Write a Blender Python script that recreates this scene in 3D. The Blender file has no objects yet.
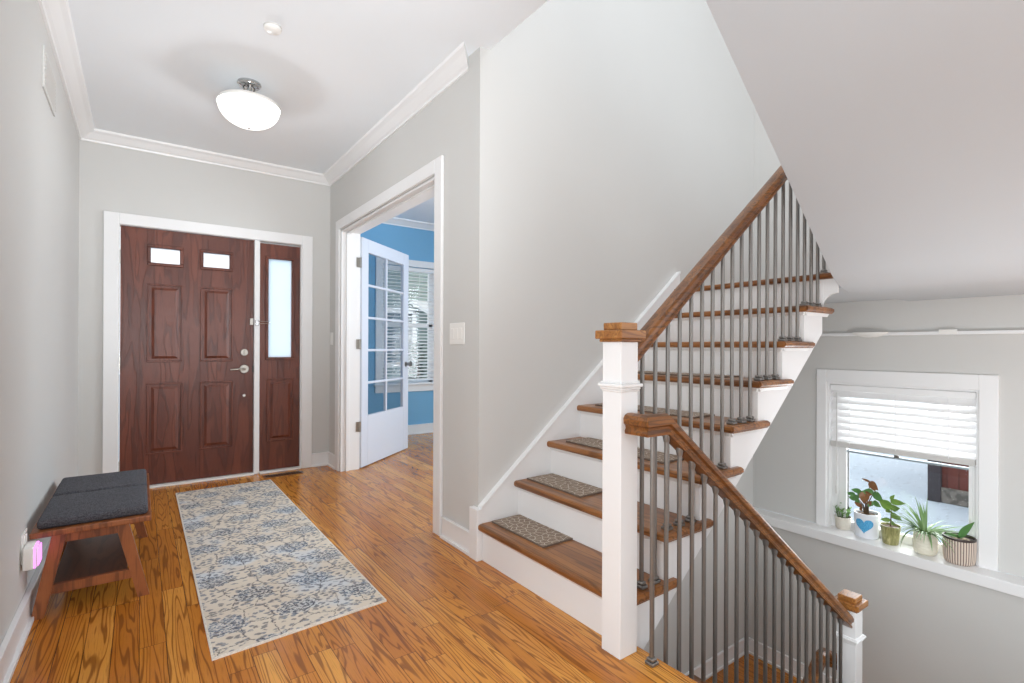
import bpy, bmesh, math, random
from mathutils import Vector, Matrix

random.seed(7)
S = bpy.context.scene
COL = S.collection
PI = math.pi

# ------------------------------------------------------------------ camera, sky, lights, exposure
CAM_H = 1.1306
F_PX, YAW, PITCH, ROLL, V0 = 509.46, 0.6297, 0.0011, 0.0043, 346.61
cd = bpy.data.cameras.new('camera')
cam = bpy.data.objects.new('camera', cd)
COL.objects.link(cam)
cd.sensor_width = 36.0
cd.lens = F_PX / 1024 * 36.0
cd.shift_y = (V0 - 341.5) / 1024
cd.clip_start = 0.02
cd.clip_end = 200
fwd = Vector((math.sin(YAW) * math.cos(PITCH), math.cos(YAW) * math.cos(PITCH), math.sin(PITCH)))
rgt = Vector((math.cos(YAW), -math.sin(YAW), 0))
upv = rgt.cross(fwd)
ca, sa = math.cos(ROLL), math.sin(ROLL)
r2 = rgt * ca + upv * sa
u2 = upv * ca - rgt * sa
M = Matrix((r2, u2, -fwd)).transposed().to_4x4()
M.translation = Vector((0, 0, CAM_H))
cam.matrix_world = M
S.camera = cam

S.view_settings.view_transform = 'Standard'
S.view_settings.look = 'None'
S.view_settings.gamma = 1.0
S.view_settings.use_curve_mapping = False
S.view_settings.exposure = 0.04

world = bpy.data.worlds.new('overcast_sky')
S.world = world
world.use_nodes = True
wn = world.node_tree
wn.nodes['Background'].inputs[0].default_value = (0.93, 0.965, 1.0, 1)
wn.nodes['Background'].inputs[1].default_value = 1.9


def area(name, loc, rot, sx, sy, power, col=(1, 1, 1)):
    l = bpy.data.lights.new(name, 'AREA')
    l.shape = 'RECTANGLE'
    l.size = sx
    l.size_y = sy
    l.energy = power
    l.color = col
    o = bpy.data.objects.new(name, l)
    o.location = loc
    o.rotation_euler = rot
    COL.objects.link(o)
    return o


# daylight of the upper floor and the stair window, plus added unseen fill lights
COOL = (0.90, 0.96, 1.0)
area('rear_fill_light', (2.0, -3.4, 1.25), (PI / 2, 0, 0), 5.0, 2.3, 4, COOL)  # added fill from behind the camera, no window stands there
area('ceiling_fill_uplight', (0.2, -0.1, 1.2), (PI, 0, 0), 0.6, 0.6, 14, COOL)  # added unseen fill aimed up to brighten the hall ceiling
area('rear_fill_uplight', (2.6, -1.6, 1.6), (PI, 0, 0), 0.6, 0.6, 10, COOL)  # added unseen fill, bounced off the rear ceiling
area('left_fill_light', (-0.36, 0.7, 1.0), (0, -PI / 2, 0), 1.5, 1.5, 28, COOL)  # added fill at the left wall, brightens risers, newel and window wall
area('upper_floor_daylight', (2.2, 1.25, 5.1), (0, 0, 0), 1.0, 1.8, 16, (0.97, 0.98, 1.0))
area('study_fill_light', (4.15, 3.1, 1.4), (0, PI / 2, 0), 1.7, 1.2, 72, COOL)  # added unseen fill to brighten the blue study, its right wall is solid
area('stair_window_daylight', (4.62, 1.29, 0.45), (0, PI / 2, 0), 1.3, 1.0, 30, (0.93, 0.97, 1.0))
area('stairwell_fill_light', (2.3, 0.22, 0.25), (0, -PI / 2, 0), 0.7, 0.5, 20, COOL)  # added unseen fill for the window wall and lower stairwell
sp = bpy.data.lights.new('rear_fill_spot', 'SPOT')  # added unseen fill spot for the far ceiling and door wall
sp.energy = 350
sp.color = COOL
sp.spot_size = math.radians(62)
sp.spot_blend = 1.0
sp.shadow_soft_size = 0.3
so = bpy.data.objects.new('rear_fill_spot', sp)
so.location = (0.15, -0.5, 1.0)
so.rotation_euler = (Vector((0.4, 3.5, 2.74)) - Vector(so.location)).to_track_quat('-Z', 'Y').to_euler()
COL.objects.link(so)
S.cycles.max_bounces = 16
S.cycles.diffuse_bounces = 8

# ------------------------------------------------------------------ node helpers and materials


def srgb(r, g, b):
    f = lambda c: (c / 255 / 12.92) if c / 255 <= 0.04045 else ((c / 255 + 0.055) / 1.055) ** 2.4
    return (f(r), f(g), f(b), 1.0)


class NT:
    def __init__(s, name):
        s.m = bpy.data.materials.new(name)
        s.m.use_nodes = True
        s.t = s.m.node_tree
        s.b = s.t.nodes['Principled BSDF']
        s.out = s.t.nodes['Material Output']

    def n(s, typ, **kw):
        x = s.t.nodes.new(typ)
        for k, v in kw.items():
            setattr(x, k, v)
        return x

    def put(s, inp, v):
        if isinstance(v, bpy.types.NodeSocket):
            s.t.links.new(v, inp)
        else:
            inp.default_value = v

    def math(s, op, a, b=None, c=None):
        x = s.n('ShaderNodeMath', operation=op)
        s.put(x.inputs[0], a)
        if b is not None:
            s.put(x.inputs[1], b)
        if c is not None:
            s.put(x.inputs[2], c)
        return x.outputs[0]

    def xyz(s, x=0.0, y=0.0, z=0.0):
        c = s.n('ShaderNodeCombineXYZ')
        for i, v in enumerate((x, y, z)):
            s.put(c.inputs[i], v)
        return c.outputs[0]

    def sep(s, v):
        c = s.n('ShaderNodeSeparateXYZ')
        s.put(c.inputs[0], v)
        return c.outputs

    def noise(s, vec, scale=5.0, detail=2.0, rough=0.5, dist=0.0):
        x = s.n('ShaderNodeTexNoise')
        s.put(x.inputs['Vector'], vec)
        x.inputs['Scale'].default_value = scale
        x.inputs['Detail'].default_value = detail
        x.inputs['Roughness'].default_value = rough
        x.inputs['Distortion'].default_value = dist
        return x.outputs['Fac']

    def voro(s, vec, scale=5.0, feature='F1', rand=1.0, dims='3D'):
        x = s.n('ShaderNodeTexVoronoi', feature=feature, voronoi_dimensions=dims)
        s.put(x.inputs['Vector'], vec)
        x.inputs['Scale'].default_value = scale
        x.inputs['Randomness'].default_value = rand
        return x

    def white(s, vec):
        x = s.n('ShaderNodeTexWhiteNoise', noise_dimensions='3D')
        s.put(x.inputs['Vector'], vec)
        return x.outputs

    def ramp(s, fac, stops):
        x = s.n('ShaderNodeValToRGB')
        s.put(x.inputs[0], fac)
        e = x.color_ramp.elements
        while len(e) < len(stops):
            e.new(0.5)
        for k, (p, c) in enumerate(stops):
            e[k].position = p
            e[k].color = c if len(c) == 4 else (*c, 1)
        return x.outputs[0]

    def mix(s, fac, a, b, blend='MIX'):
        x = s.n('ShaderNodeMix', data_type='RGBA', blend_type=blend)
        s.put(x.inputs[0], fac)
        s.put(x.inputs[6], a)
        s.put(x.inputs[7], b)
        return x.outputs[2]

    def smooth(s, v, lo, hi):
        x = s.n('ShaderNodeMapRange', interpolation_type='SMOOTHSTEP')
        s.put(x.inputs[0], v)
        x.inputs[1].default_value = lo
        x.inputs[2].default_value = hi
        return x.outputs[0]

    def obj(s):
        return s.n('ShaderNodeTexCoord').outputs['Object']

    def pos(s):
        return s.n('ShaderNodeNewGeometry').outputs['Position']

    def rnd(s):
        return s.n('ShaderNodeObjectInfo').outputs['Random']

    def bump(s, h, strength=0.2, dist=0.002):
        x = s.n('ShaderNodeBump')
        s.put(x.inputs['Height'], h)
        x.inputs['Strength'].default_value = strength
        x.inputs['Distance'].default_value = dist
        s.put(s.b.inputs['Normal'], x.outputs[0])

    def col(s, c):
        s.put(s.b.inputs['Base Color'], c)
        return s

    def rough(s, r):
        s.put(s.b.inputs['Roughness'], r)
        return s


def paint(name, c, rough=0.6, tex=0.06):
    t = NT(name)
    p = t.pos()
    n = t.noise(p, 2.2, 3)
    c2 = tuple(x * 0.965 for x in c[:3]) + (1,)
    t.col(t.mix(n, c, c2)).rough(rough)
    t.bump(t.noise(p, 260, 2), tex, 0.001)
    return t.m


def metal(name, c, rough=0.3, metallic=1.0):
    t = NT(name)
    t.col(t.mix(t.noise(t.obj(), 60, 2), c, tuple(x * 0.85 for x in c[:3]) + (1,)))
    t.rough(rough)
    t.b.inputs['Metallic'].default_value = metallic
    return t.m


def wood(name, light, dark, grain, axis=1, rough=0.35, bands=9.0, across=9.0, along=0.9, contrast=0.55, bump=0.0):
    """stained timber: the growth rings run along the given axis of the object"""
    t = NT(name)
    x, y, z = t.sep(t.obj())
    r = t.rnd()
    sc = [across] * 3
    sc[axis] = along
    vec = t.xyz(*[t.math('ADD', t.math('MULTIPLY', v, k), t.math('MULTIPLY', r, o)) for v, k, o in zip((x, y, z), sc, (37, 53, 71))])
    n = t.noise(vec, 1.0, 2, 0.45, 0.25)
    rings = t.math('SINE', t.math('MULTIPLY', n, bands * 2 * PI))
    line = t.smooth(rings, 0.25, 0.95)
    fs = [420.0] * 3
    fs[axis] = 14.0
    fine = t.noise(t.xyz(*[t.math('MULTIPLY', v, k) for v, k in zip((x, y, z), fs)]), 1.0, 2)
    base = t.mix(t.smooth(n, 0.3, 0.7), light, dark)
    c = t.mix(t.math('MULTIPLY', line, contrast), base, grain)
    c = t.mix(t.math('MULTIPLY', t.smooth(fine, 0.5, 0.75), 0.5), c, grain)
    t.col(c).rough(rough)
    if bump:
        t.bump(t.math('ADD', fine, line), bump, 0.002)
    return t.m


def floor_planks(name):
    t = NT(name)
    x, y, z = t.sep(t.pos())
    u = t.math('DIVIDE', x, 0.083)
    row = t.math('FLOOR', u)
    fx = t.math('FRACT', u)
    ro = t.white(t.xyz(row, 3.3, 1.1))[0]
    v = t.math('ADD', t.math('DIVIDE', y, 0.95), t.math('MULTIPLY', ro, 9.0))
    cell = t.math('FLOOR', v)
    fy = t.math('FRACT', v)
    w = t.white(t.xyz(row, cell, 0.5))
    r1 = w[0]
    cr = t.sep(w[1])
    gv = t.xyz(t.math('ADD', t.math('MULTIPLY', x, 13.0), t.math('MULTIPLY', cr[0], 60)),
               t.math('ADD', t.math('MULTIPLY', y, 0.85), t.math('MULTIPLY', cr[1], 60)),
               t.math('MULTIPLY', cr[2], 40))
    n = t.noise(gv, 1.0, 2, 0.4, 0.2)
    rings = t.math('SINE', t.math('MULTIPLY', n, 2 * PI * 15))
    line = t.smooth(rings, 0.35, 0.98)
    fine = t.noise(t.xyz(t.math('MULTIPLY', x, 330), t.math('MULTIPLY', y, 9), 0.0), 1.0, 3)
    base = t.ramp(r1, [(0.0, srgb(182, 112, 38)), (0.35, srgb(202, 131, 48)), (0.7, srgb(214, 146, 60)), (1.0, srgb(220, 156, 70))])
    base = t.mix(t.math('MULTIPLY', t.smooth(n, 0.35, 0.7), 0.5), base, srgb(184, 108, 38))
    c = t.mix(t.math('MULTIPLY', line, 0.72), base, srgb(116, 62, 18))
    c = t.mix(t.math('MULTIPLY', t.smooth(fine, 0.5, 0.75), 0.55), c, srgb(116, 70, 30))
    gx = t.math('ADD', t.math('LESS_THAN', fx, 0.014), t.math('GREATER_THAN', fx, 0.988))
    gy = t.math('LESS_THAN', fy, 0.0022)
    gap = t.math('MINIMUM', t.math('ADD', gx, gy), 1.0)
    c = t.mix(t.math('MULTIPLY', gap, 0.9), c, srgb(70, 36, 14))
    t.col(c)
    t.rough(t.math('ADD', 0.14, t.math('MULTIPLY', fine, 0.14)))
    t.bump(t.math('SUBTRACT', t.math('MULTIPLY', fine, 0.15), gap), 0.25, 0.0015)
    return t.m


def glass(name, tint=(1, 1, 1, 1), gloss=0.06):
    t = NT(name)
    tr = t.n('ShaderNodeBsdfTransparent')
    tr.inputs[0].default_value = tint
    gl = t.n('ShaderNodeBsdfGlossy')
    gl.inputs['Roughness'].default_value = 0.02
    fr = t.n('ShaderNodeFresnel')
    fr.inputs[0].default_value = 1.45
    mx = t.n('ShaderNodeMixShader')
    t.put(mx.inputs[0], t.math('ADD', t.math('MULTIPLY', fr.outputs[0], 0.5), gloss * 0.2))
    t.t.links.new(tr.outputs[0], mx.inputs[1])
    t.t.links.new(gl.outputs[0], mx.inputs[2])
    t.t.links.new(mx.outputs[0], t.out.inputs[0])
    return t.m


def frosted(name, c=(0.95, 0.97, 1.0, 1), clear=0.25):
    t = NT(name)
    tl = t.n('ShaderNodeBsdfTranslucent')
    tl.inputs[0].default_value = c
    tr = t.n('ShaderNodeBsdfTransparent')
    tr.inputs[0].default_value = c
    mx = t.n('ShaderNodeMixShader')
    mx.inputs[0].default_value = clear
    t.t.links.new(tl.outputs[0], mx.inputs[1])
    t.t.links.new(tr.outputs[0], mx.inputs[2])
    t.t.links.new(mx.outputs[0], t.out.inputs[0])
    return t.m


def lamp_glass(name, strength):
    t = NT(name)
    em = t.n('ShaderNodeEmission')
    em.inputs[0].default_value = (1, 0.97, 0.93, 1)
    em.inputs[1].default_value = strength
    tr = t.n('ShaderNodeBsdfTransparent')
    mx = t.n('ShaderNodeMixShader')
    mx.inputs[0].default_value = 0.45
    t.t.links.new(em.outputs[0], mx.inputs[1])
    t.t.links.new(tr.outputs[0], mx.inputs[2])
    t.t.links.new(mx.outputs[0], t.out.inputs[0])
    return t.m


def rug_mat(name):
    t = NT(name)
    x, y, z = t.sep(t.obj())
    wob = t.noise(t.xyz(x, y, 0.0), 9, 3)
    wx = t.math('ADD', x, t.math('MULTIPLY', t.math('SUBTRACT', wob, 0.5), 0.05))
    wob2 = t.noise(t.xyz(x, y, 7.0), 9, 3)
    wy = t.math('ADD', y, t.math('MULTIPLY', t.math('SUBTRACT', wob2, 0.5), 0.05))
    wx = t.math('ADD', wx, t.math('MULTIPLY', t.math('SUBTRACT', t.noise(t.xyz(x, y, 2.0), 70, 2), 0.5), 0.022))
    wy = t.math('ADD', wy, t.math('MULTIPLY', t.math('SUBTRACT', t.noise(t.xyz(x, y, 4.0), 70, 2), 0.5), 0.022))
    base = t.mix(t.noise(t.xyz(x, y, 0.0), 7, 3), srgb(228, 219, 205), srgb(212, 198, 180))
    base = t.mix(t.smooth(t.noise(t.xyz(x, y, 3.0), 3.4, 2), 0.52, 0.68), base, srgb(208, 212, 216))
    # medallions on a staggered grid: every second row shifted by half a step
    sx, sy = 0.27, 0.235
    rowf = t.math('FLOOR', t.math('DIVIDE', wy, sy))
    odd = t.math('MODULO', t.math('ABSOLUTE', rowf), 2.0)
    cu = t.math('ADD', t.math('DIVIDE', wx, sx), t.math('MULTIPLY', odd, 0.5))
    fu = t.math('MULTIPLY', t.math('SUBTRACT', t.math('FRACT', cu), 0.5), sx)
    fv = t.math('MULTIPLY', t.math('SUBTRACT', t.math('FRACT', t.math('DIVIDE', wy, sy)), 0.5), sy)
    rr = t.math('SQRT', t.math('ADD', t.math('MULTIPLY', fu, fu), t.math('MULTIPLY', t.math('MULTIPLY', fv, fv), 1.5)))
    ang = t.math('ARCTAN2', fv, fu)
    lobe = t.math('ADD', 0.086, t.math('MULTIPLY', t.math('SINE', t.math('MULTIPLY', ang, 9.0)), 0.009))
    inside = t.smooth(t.math('SUBTRACT', lobe, rr), 0.0, 0.006)
    ringp = t.smooth(t.math('SINE', t.math('MULTIPLY', rr, 330.0)), -0.2, 0.5)
    petal = t.smooth(t.math('SINE', t.math('MULTIPLY', ang, 12.0)), -0.3, 0.4)
    crack = t.smooth(t.noise(t.xyz(x, y, 1.0), 75, 3, 0.6), 0.42, 0.54)
    fl = t.math('MULTIPLY', t.math('MULTIPLY', inside, crack), t.math('MAXIMUM', ringp, t.math('MULTIPLY', petal, 0.6)))
    fcol = t.mix(t.smooth(t.noise(t.xyz(x, y, 5.0), 4.5, 2), 0.35, 0.65), srgb(76, 96, 124), srgb(38, 42, 60))
    c = t.mix(t.math('MULTIPLY', inside, 0.35), base, srgb(196, 206, 216))
    c = t.mix(t.math('MULTIPLY', fl, 0.92), c, fcol)
    # vines
    ve = t.voro(t.xyz(wx, wy, 0.0), 8.0, 'DISTANCE_TO_EDGE', 1.0, '2D')
    vine = t.math('MULTIPLY', t.math('SUBTRACT', 1.0, t.smooth(ve.outputs['Distance'], 0.014, 0.038)), t.math('ADD', 0.25, t.math('MULTIPLY', crack, 0.75)))
    c = t.mix(t.math('MULTIPLY', vine, 0.85), c, srgb(80, 74, 76))
    # small scattered leaves
    lv = t.voro(t.xyz(wx, t.math('MULTIPLY', wy, 1.4), 0.0), 30, 'F1', 1.0, '2D')
    leaf = t.math('MULTIPLY', t.math('SUBTRACT', 1.0, t.smooth(lv.outputs['Distance'], 0.22, 0.42)),
                  t.smooth(t.noise(t.xyz(x, y, 9.0), 14, 2), 0.40, 0.48))
    lcol = t.mix(t.sep(lv.outputs['Color'])[0], srgb(88, 108, 132), srgb(76, 72, 80))
    c = t.mix(t.math('MULTIPLY', leaf, 0.7), c, lcol)
    t.col(c).rough(0.95)
    t.bump(t.noise(t.xyz(x, y, 0.0), 420, 2), 0.5, 0.002)
    return t.m


def mat_lattice(name):
    t = NT(name)
    x, y, z = t.sep(t.pos())
    ve = t.voro(t.xyz(x, y, 0.0), 27, 'DISTANCE_TO_EDGE', 0.8, '2D')
    ln = t.math('SUBTRACT', 1.0, t.smooth(ve.outputs['Distance'], 0.03, 0.07))
    v2 = t.voro(t.xyz(x, y, 0.0), 27, 'F1', 0.8, '2D')
    veins = t.smooth(t.math('SINE', t.math('MULTIPLY', v2.outputs['Distance'], 38.0)), 0.75, 0.95)
    f = t.math('MAXIMUM', ln, t.math('MULTIPLY', veins, 0.7))
    sp = t.noise(t.xyz(x, y, 0.0), 380, 2)
    c = t.mix(sp, srgb(140, 118, 100), srgb(110, 90, 76))
    c = t.mix(t.math('MULTIPLY', f, 0.85), c, srgb(205, 196, 182))
    t.col(c).rough(0.95)
    t.bump(sp, 0.5, 0.002)
    return t.m


def fabric(name, c1, c2):
    t = NT(name)
    x, y, z = t.sep(t.obj())
    n = t.noise(t.xyz(t.math('MULTIPLY', x, 420), t.math('MULTIPLY', y, 60), t.math('MULTIPLY', z, 200)), 1.0, 3)
    n2 = t.noise(t.xyz(t.math('MULTIPLY', x, 80), t.math('MULTIPLY', y, 420), t.math('MULTIPLY', z, 200)), 1.0, 3)
    w = t.smooth(t.math('ADD', n, n2), 0.8, 1.2)
    t.col(t.mix(w, c1, c2)).rough(0.95)
    t.bump(w, 0.4, 0.002)
    return t.m


def speckle(name, c1, c2, scale=90, rough=0.9, lo=0.45, hi=0.6):
    t = NT(name)
    t.col(t.mix(t.smooth(t.noise(t.obj(), scale, 3), lo, hi), c1, c2)).rough(rough)
    return t.m


def leaf_mat(name, c1, c2, scale=30):
    t = NT(name)
    t.col(t.mix(t.noise(t.obj(), scale, 3), c1, c2)).rough(0.45)
    t.b.inputs['Subsurface Weight'].default_value = 0.0
    return t.m


def siding(name, c1, c2, step, axis=2, line=0.12):
    t = NT(name)
    p = t.sep(t.pos())
    f = t.math('FRACT', t.math('DIVIDE', p[axis], step))
    g = t.math('LESS_THAN', f, line)
    n = t.noise(t.pos(), 6, 4, 0.6)
    t.col(t.mix(t.math('MULTIPLY', g, 0.8), t.mix(n, c1, c2), tuple(v * 0.35 for v in c1[:3]) + (1,))).rough(0.85)
    return t.m


def snow_mat(name):
    t = NT(name)
    x, y, z = t.sep(t.pos())
    n = t.noise(t.xyz(x, y, 0.0), 1.2, 4)
    tw = t.noise(t.xyz(t.math('MULTIPLY', x, 3.0), t.math('MULTIPLY', y, 7.0), 0.0), 2.4, 6, 0.7)
    c = t.mix(n, srgb(200, 212, 222), srgb(180, 196, 209))
    c = t.mix(t.math('MULTIPLY', t.smooth(tw, 0.58, 0.64), 0.6), c, srgb(120, 124, 128))
    t.col(c).rough(0.9)
    t.bump(n, 0.4, 0.05)
    return t.m


M_WALL = paint('greige_wall_paint', srgb(206, 205, 202), 0.7)
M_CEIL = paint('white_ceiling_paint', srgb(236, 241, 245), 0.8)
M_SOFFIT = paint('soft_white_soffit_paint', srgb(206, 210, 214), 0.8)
M_TRIM = paint('white_trim_paint', srgb(236, 236, 236), 0.35, 0.0)
M_BLUE = paint('blue_wall_paint', srgb(122, 178, 214), 0.7)
M_FDOOR = paint('white_door_paint', srgb(212, 217, 228), 0.35, 0.0)
M_FLOOR = floor_planks('oak_floor_planks')
M_TREAD = wood('oak_tread', srgb(162, 108, 60), srgb(126, 78, 40), srgb(78, 45, 22), 1, 0.3, 8, 10, 0.9)
M_RAILX = wood('oak_handrail', srgb(146, 94, 46), srgb(110, 66, 30), srgb(60, 34, 15), 0, 0.3, 8, 22, 1.2)
M_CAP = wood('oak_newel_cap', srgb(176, 122, 66), srgb(148, 96, 48), srgb(98, 58, 28), 0, 0.3, 8, 26, 3.0)
M_DOOR = wood('mahogany_door', srgb(116, 60, 42), srgb(94, 46, 32), srgb(62, 29, 20), 2, 0.34, 6, 10, 1.3, 0.45, 0.4)
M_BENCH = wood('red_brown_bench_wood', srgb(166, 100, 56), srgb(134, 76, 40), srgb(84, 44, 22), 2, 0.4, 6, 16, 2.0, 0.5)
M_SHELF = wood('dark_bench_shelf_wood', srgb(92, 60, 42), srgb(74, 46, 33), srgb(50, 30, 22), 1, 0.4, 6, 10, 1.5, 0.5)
M_STEEL = metal('satin_pewter_metal', (0.25, 0.235, 0.22, 1), 0.4, 0.8)
M_NICKEL = metal('satin_nickel', (0.45, 0.42, 0.38, 1), 0.35)
M_CHROME = metal('polished_chrome', (0.6, 0.6, 0.6, 1), 0.12)
M_BLACK = metal('black_hardware', (0.03, 0.03, 0.03, 1), 0.4, 0.3)
M_GLASS = glass('clear_window_glass')
M_FROST = frosted('frosted_glass', (1, 1, 1, 1), 0.6)
M_FROSTS = frosted('satin_sidelight_glass', (0.95, 0.98, 1.0, 1), 0.12)
M_PLASTIC = paint('white_plastic', srgb(240, 239, 235), 0.35, 0.0)
M_SLATS = paint('white_blind_slats', srgb(240, 240, 240), 0.4, 0.0)
M_SLATGREY = paint('pale_grey_blind_rail', srgb(205, 203, 200), 0.4, 0.0)
M_RUG = rug_mat('cream_floral_rug')
M_RUGEDGE = fabric('cream_rug_binding', srgb(236, 230, 220), srgb(214, 206, 194))
M_MAT = mat_lattice('taupe_leaf_lattice')
M_MATEDGE = fabric('taupe_mat_binding', srgb(120, 104, 92), srgb(98, 84, 74))
M_CUSH = fabric('charcoal_woven_cushion', srgb(58, 58, 64), srgb(92, 92, 98))
M_SOIL = speckle('potting_soil', srgb(62, 46, 36), srgb(104, 84, 66), 120)
M_SNOW = snow_mat('snowy_ground')
M_SILLMETAL = paint('white_threshold_paint', srgb(240, 238, 234), 0.4, 0.0)

# ------------------------------------------------------------------ mesh helpers


class MB:
    def __init__(s):
        s.bm = bmesh.new()

    def face(s, pts):
        vs = [s.bm.verts.new(p) for p in pts]
        return s.bm.faces.new(vs)

    def box(s, x0, x1, y0, y1, z0, z1, bev=0.0, seg=1):
        b = bmesh.new()
        bmesh.ops.create_cube(b, size=1)
        for v in b.verts:
            v.co = Vector(((x0 + x1) / 2 + v.co.x * (x1 - x0), (y0 + y1) / 2 + v.co.y * (y1 - y0), (z0 + z1) / 2 + v.co.z * (z1 - z0)))
        if bev:
            bmesh.ops.bevel(b, geom=b.edges[:], offset=bev, segments=seg, affect='EDGES', profile=0.5)
        s.merge(b)
        return s

    def merge(s, b, mat=None):
        m = bpy.data.meshes.new('tmp')
        b.to_mesh(m)
        b.free()
        if mat is not None:
            m.transform(mat)
        s.bm.from_mesh(m)
        bpy.data.meshes.remove(m)

    def prism(s, pts, vec):
        """polygon (3D points) pushed along vec"""
        vec = Vector(vec)
        a = [s.bm.verts.new(p) for p in pts]
        c = [s.bm.verts.new(Vector(p) + vec) for p in pts]
        n = len(pts)
        s.bm.faces.new(a)
        s.bm.faces.new(c[::-1])
        for i in range(n):
            j = (i + 1) % n
            s.bm.faces.new((a[j], a[i], c[i], c[j]))
        return s

    def lathe(s, prof, c, seg=32, closed=True, sx=1.0, sy=1.0):
        rings = []
        for r, z in prof:
            if r < 1e-6:
                rings.append([s.bm.verts.new((c[0], c[1], c[2] + z))])
            else:
                rings.append([s.bm.verts.new((c[0] + sx * r * math.cos(2 * PI * k / seg), c[1] + sy * r * math.sin(2 * PI * k / seg), c[2] + z)) for k in range(seg)])
        for a, b in zip(rings, rings[1:]):
            for k in range(seg):
                j = (k + 1) % seg
                if len(a) == 1 and len(b) == 1:
                    continue
                if len(a) == 1:
                    s.bm.faces.new((a[0], b[j], b[k]))
                elif len(b) == 1:
                    s.bm.faces.new((a[k], a[j], b[0]))
                else:
                    s.bm.faces.new((a[k], a[j], b[j], b[k]))
        return s

    def tube(s, pts, rad, seg=10, cap=True):
        pts = [Vector(p) for p in pts]
        if not hasattr(rad, '__len__'):
            rad = [rad] * len(pts)
        rings = []
        ref = None
        for i, p in enumerate(pts):
            d = (pts[min(i + 1, len(pts) - 1)] - pts[max(i - 1, 0)]).normalized()
            if ref is None:
                ref = Vector((1, 0, 0)) if abs(d.x) < 0.8 else Vector((0, 1, 0))
            a = (ref - d * ref.dot(d)).normalized()
            ref = a
            b = d.cross(a)
            rings.append([s.bm.verts.new(p + (a * math.cos(2 * PI * k / seg) + b * math.sin(2 * PI * k / seg)) * rad[i]) for k in range(seg)])
        for a, b in zip(rings, rings[1:]):
            for k in range(seg):
                j = (k + 1) % seg
                s.bm.faces.new((a[k], a[j], b[j], b[k]))
        if cap:
            s.bm.faces.new(rings[0][::-1])
            s.bm.faces.new(rings[-1])
        return s

    def sweep(s, path, prof):
        """profile (lateral, vertical) along a path, mitred in plan; the profile stays upright"""
        path = [Vector(p) for p in path]
        dirs = []
        for a, b in zip(path, path[1:]):
            d = (b - a)
            d.z = 0
            dirs.append(d.normalized())
        rings = []
        for i, p in enumerate(path):
            d1 = dirs[max(i - 1, 0)]
            d2 = dirs[min(i, len(dirs) - 1)]
            l1 = Vector((-d1.y, d1.x, 0))
            l2 = Vector((-d2.y, d2.x, 0))
            m = (l1 + l2) / (1 + l1.dot(l2))
            rings.append([s.bm.verts.new(p + m * o + Vector((0, 0, z))) for o, z in prof])
        n = len(prof)
        for a, b in zip(rings, rings[1:]):
            for k in range(n):
                j = (k + 1) % n
                s.bm.faces.new((a[k], a[j], b[j], b[k]))
        s.bm.faces.new(rings[0][::-1])
        s.bm.faces.new(rings[-1])
        return s

    def leaf(s, base, d, up, length, width, droop=0.3, seg=6, point=1.0, fold=0.15):
        """one blade: grows from base along d, bends towards -z by droop"""
        base = Vector(base)
        d = Vector(d).normalized()
        side = d.cross(Vector(up)).normalized()
        prev = None
        p = base.copy()
        dd = d.copy()
        for k in range(seg + 1):
            f = k / seg
            w = width * (math.sin(PI * min(1, (0.08 + 0.92 * f)) ** point)) * 0.5 + 0.0006
            nrm = side.cross(dd).normalized()
            row = [s.bm.verts.new(p + side * w + nrm * w * fold), s.bm.verts.new(p), s.bm.verts.new(p - side * w + nrm * w * fold)]
            if prev:
                s.bm.faces.new((prev[0], prev[1], row[1], row[0]))
                s.bm.faces.new((prev[1], prev[2], row[2], row[1]))
            prev = row
            p = p + dd * (length / seg)
            dd = (dd + Vector((0, 0, -droop / seg))).normalized()
        return s

    def build(s, name, mat, parent=None, smooth=False, angle=40, origin=None):
        bm = s.bm
        bmesh.ops.recalc_face_normals(bm, faces=bm.faces[:])
        if parent is not None:
            o0 = wloc(parent)
        elif origin is not None:
            o0 = Vector(origin)
        else:
            xs = [v.co for v in bm.verts]
            o0 = Vector(((min(v.x for v in xs) + max(v.x for v in xs)) / 2, (min(v.y for v in xs) + max(v.y for v in xs)) / 2, min(v.z for v in xs)))
        for v in bm.verts:
            v.co -= o0
        me = bpy.data.meshes.new(name)
        bm.to_mesh(me)
        bm.free()
        me.materials.append(mat)
        if smooth:
            for p in me.polygons:
                p.use_smooth = True
            me.set_sharp_from_angle(angle=math.radians(angle))
        o = bpy.data.objects.new(name, me)
        COL.objects.link(o)
        if parent is not None:
            o.parent = parent
        else:
            o.location = o0
        return o


def wloc(o):
    v = Vector((0, 0, 0))
    while o is not None:
        v = v + o.location
        o = o.parent
    return v


def tag(o, label, cat, group=None, kind=None):
    o['label'] = label
    o['category'] = cat
    if group:
        o['group'] = group
    if kind:
        o['kind'] = kind
    return o


def thing(name, loc, label, cat, group=None, kind=None):
    o = bpy.data.objects.new(name, None)
    o.location = loc
    o.empty_display_size = 0.1
    COL.objects.link(o)
    return tag(o, label, cat, group, kind)


def struct(mb, name, mat, label, cat, smooth=False):
    o = mb.build(name, mat, None, smooth)
    return tag(o, label, cat, None, 'structure')


# ------------------------------------------------------------------ main dimensions (metres; x along the door wall, y towards the door)
XL, XR, YD, YS, ZC = -0.376, 1.462, 4.970, 2.307, 2.74
XW, XLOW, LEDGE = 4.24, 4.14, -0.225
RISE, RUN, NOSE1 = 0.1945, 0.237, 1.440
nx = lambda k: NOSE1 + RUN * (k - 1)
LAND = -1.42
YB = 6.07

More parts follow.
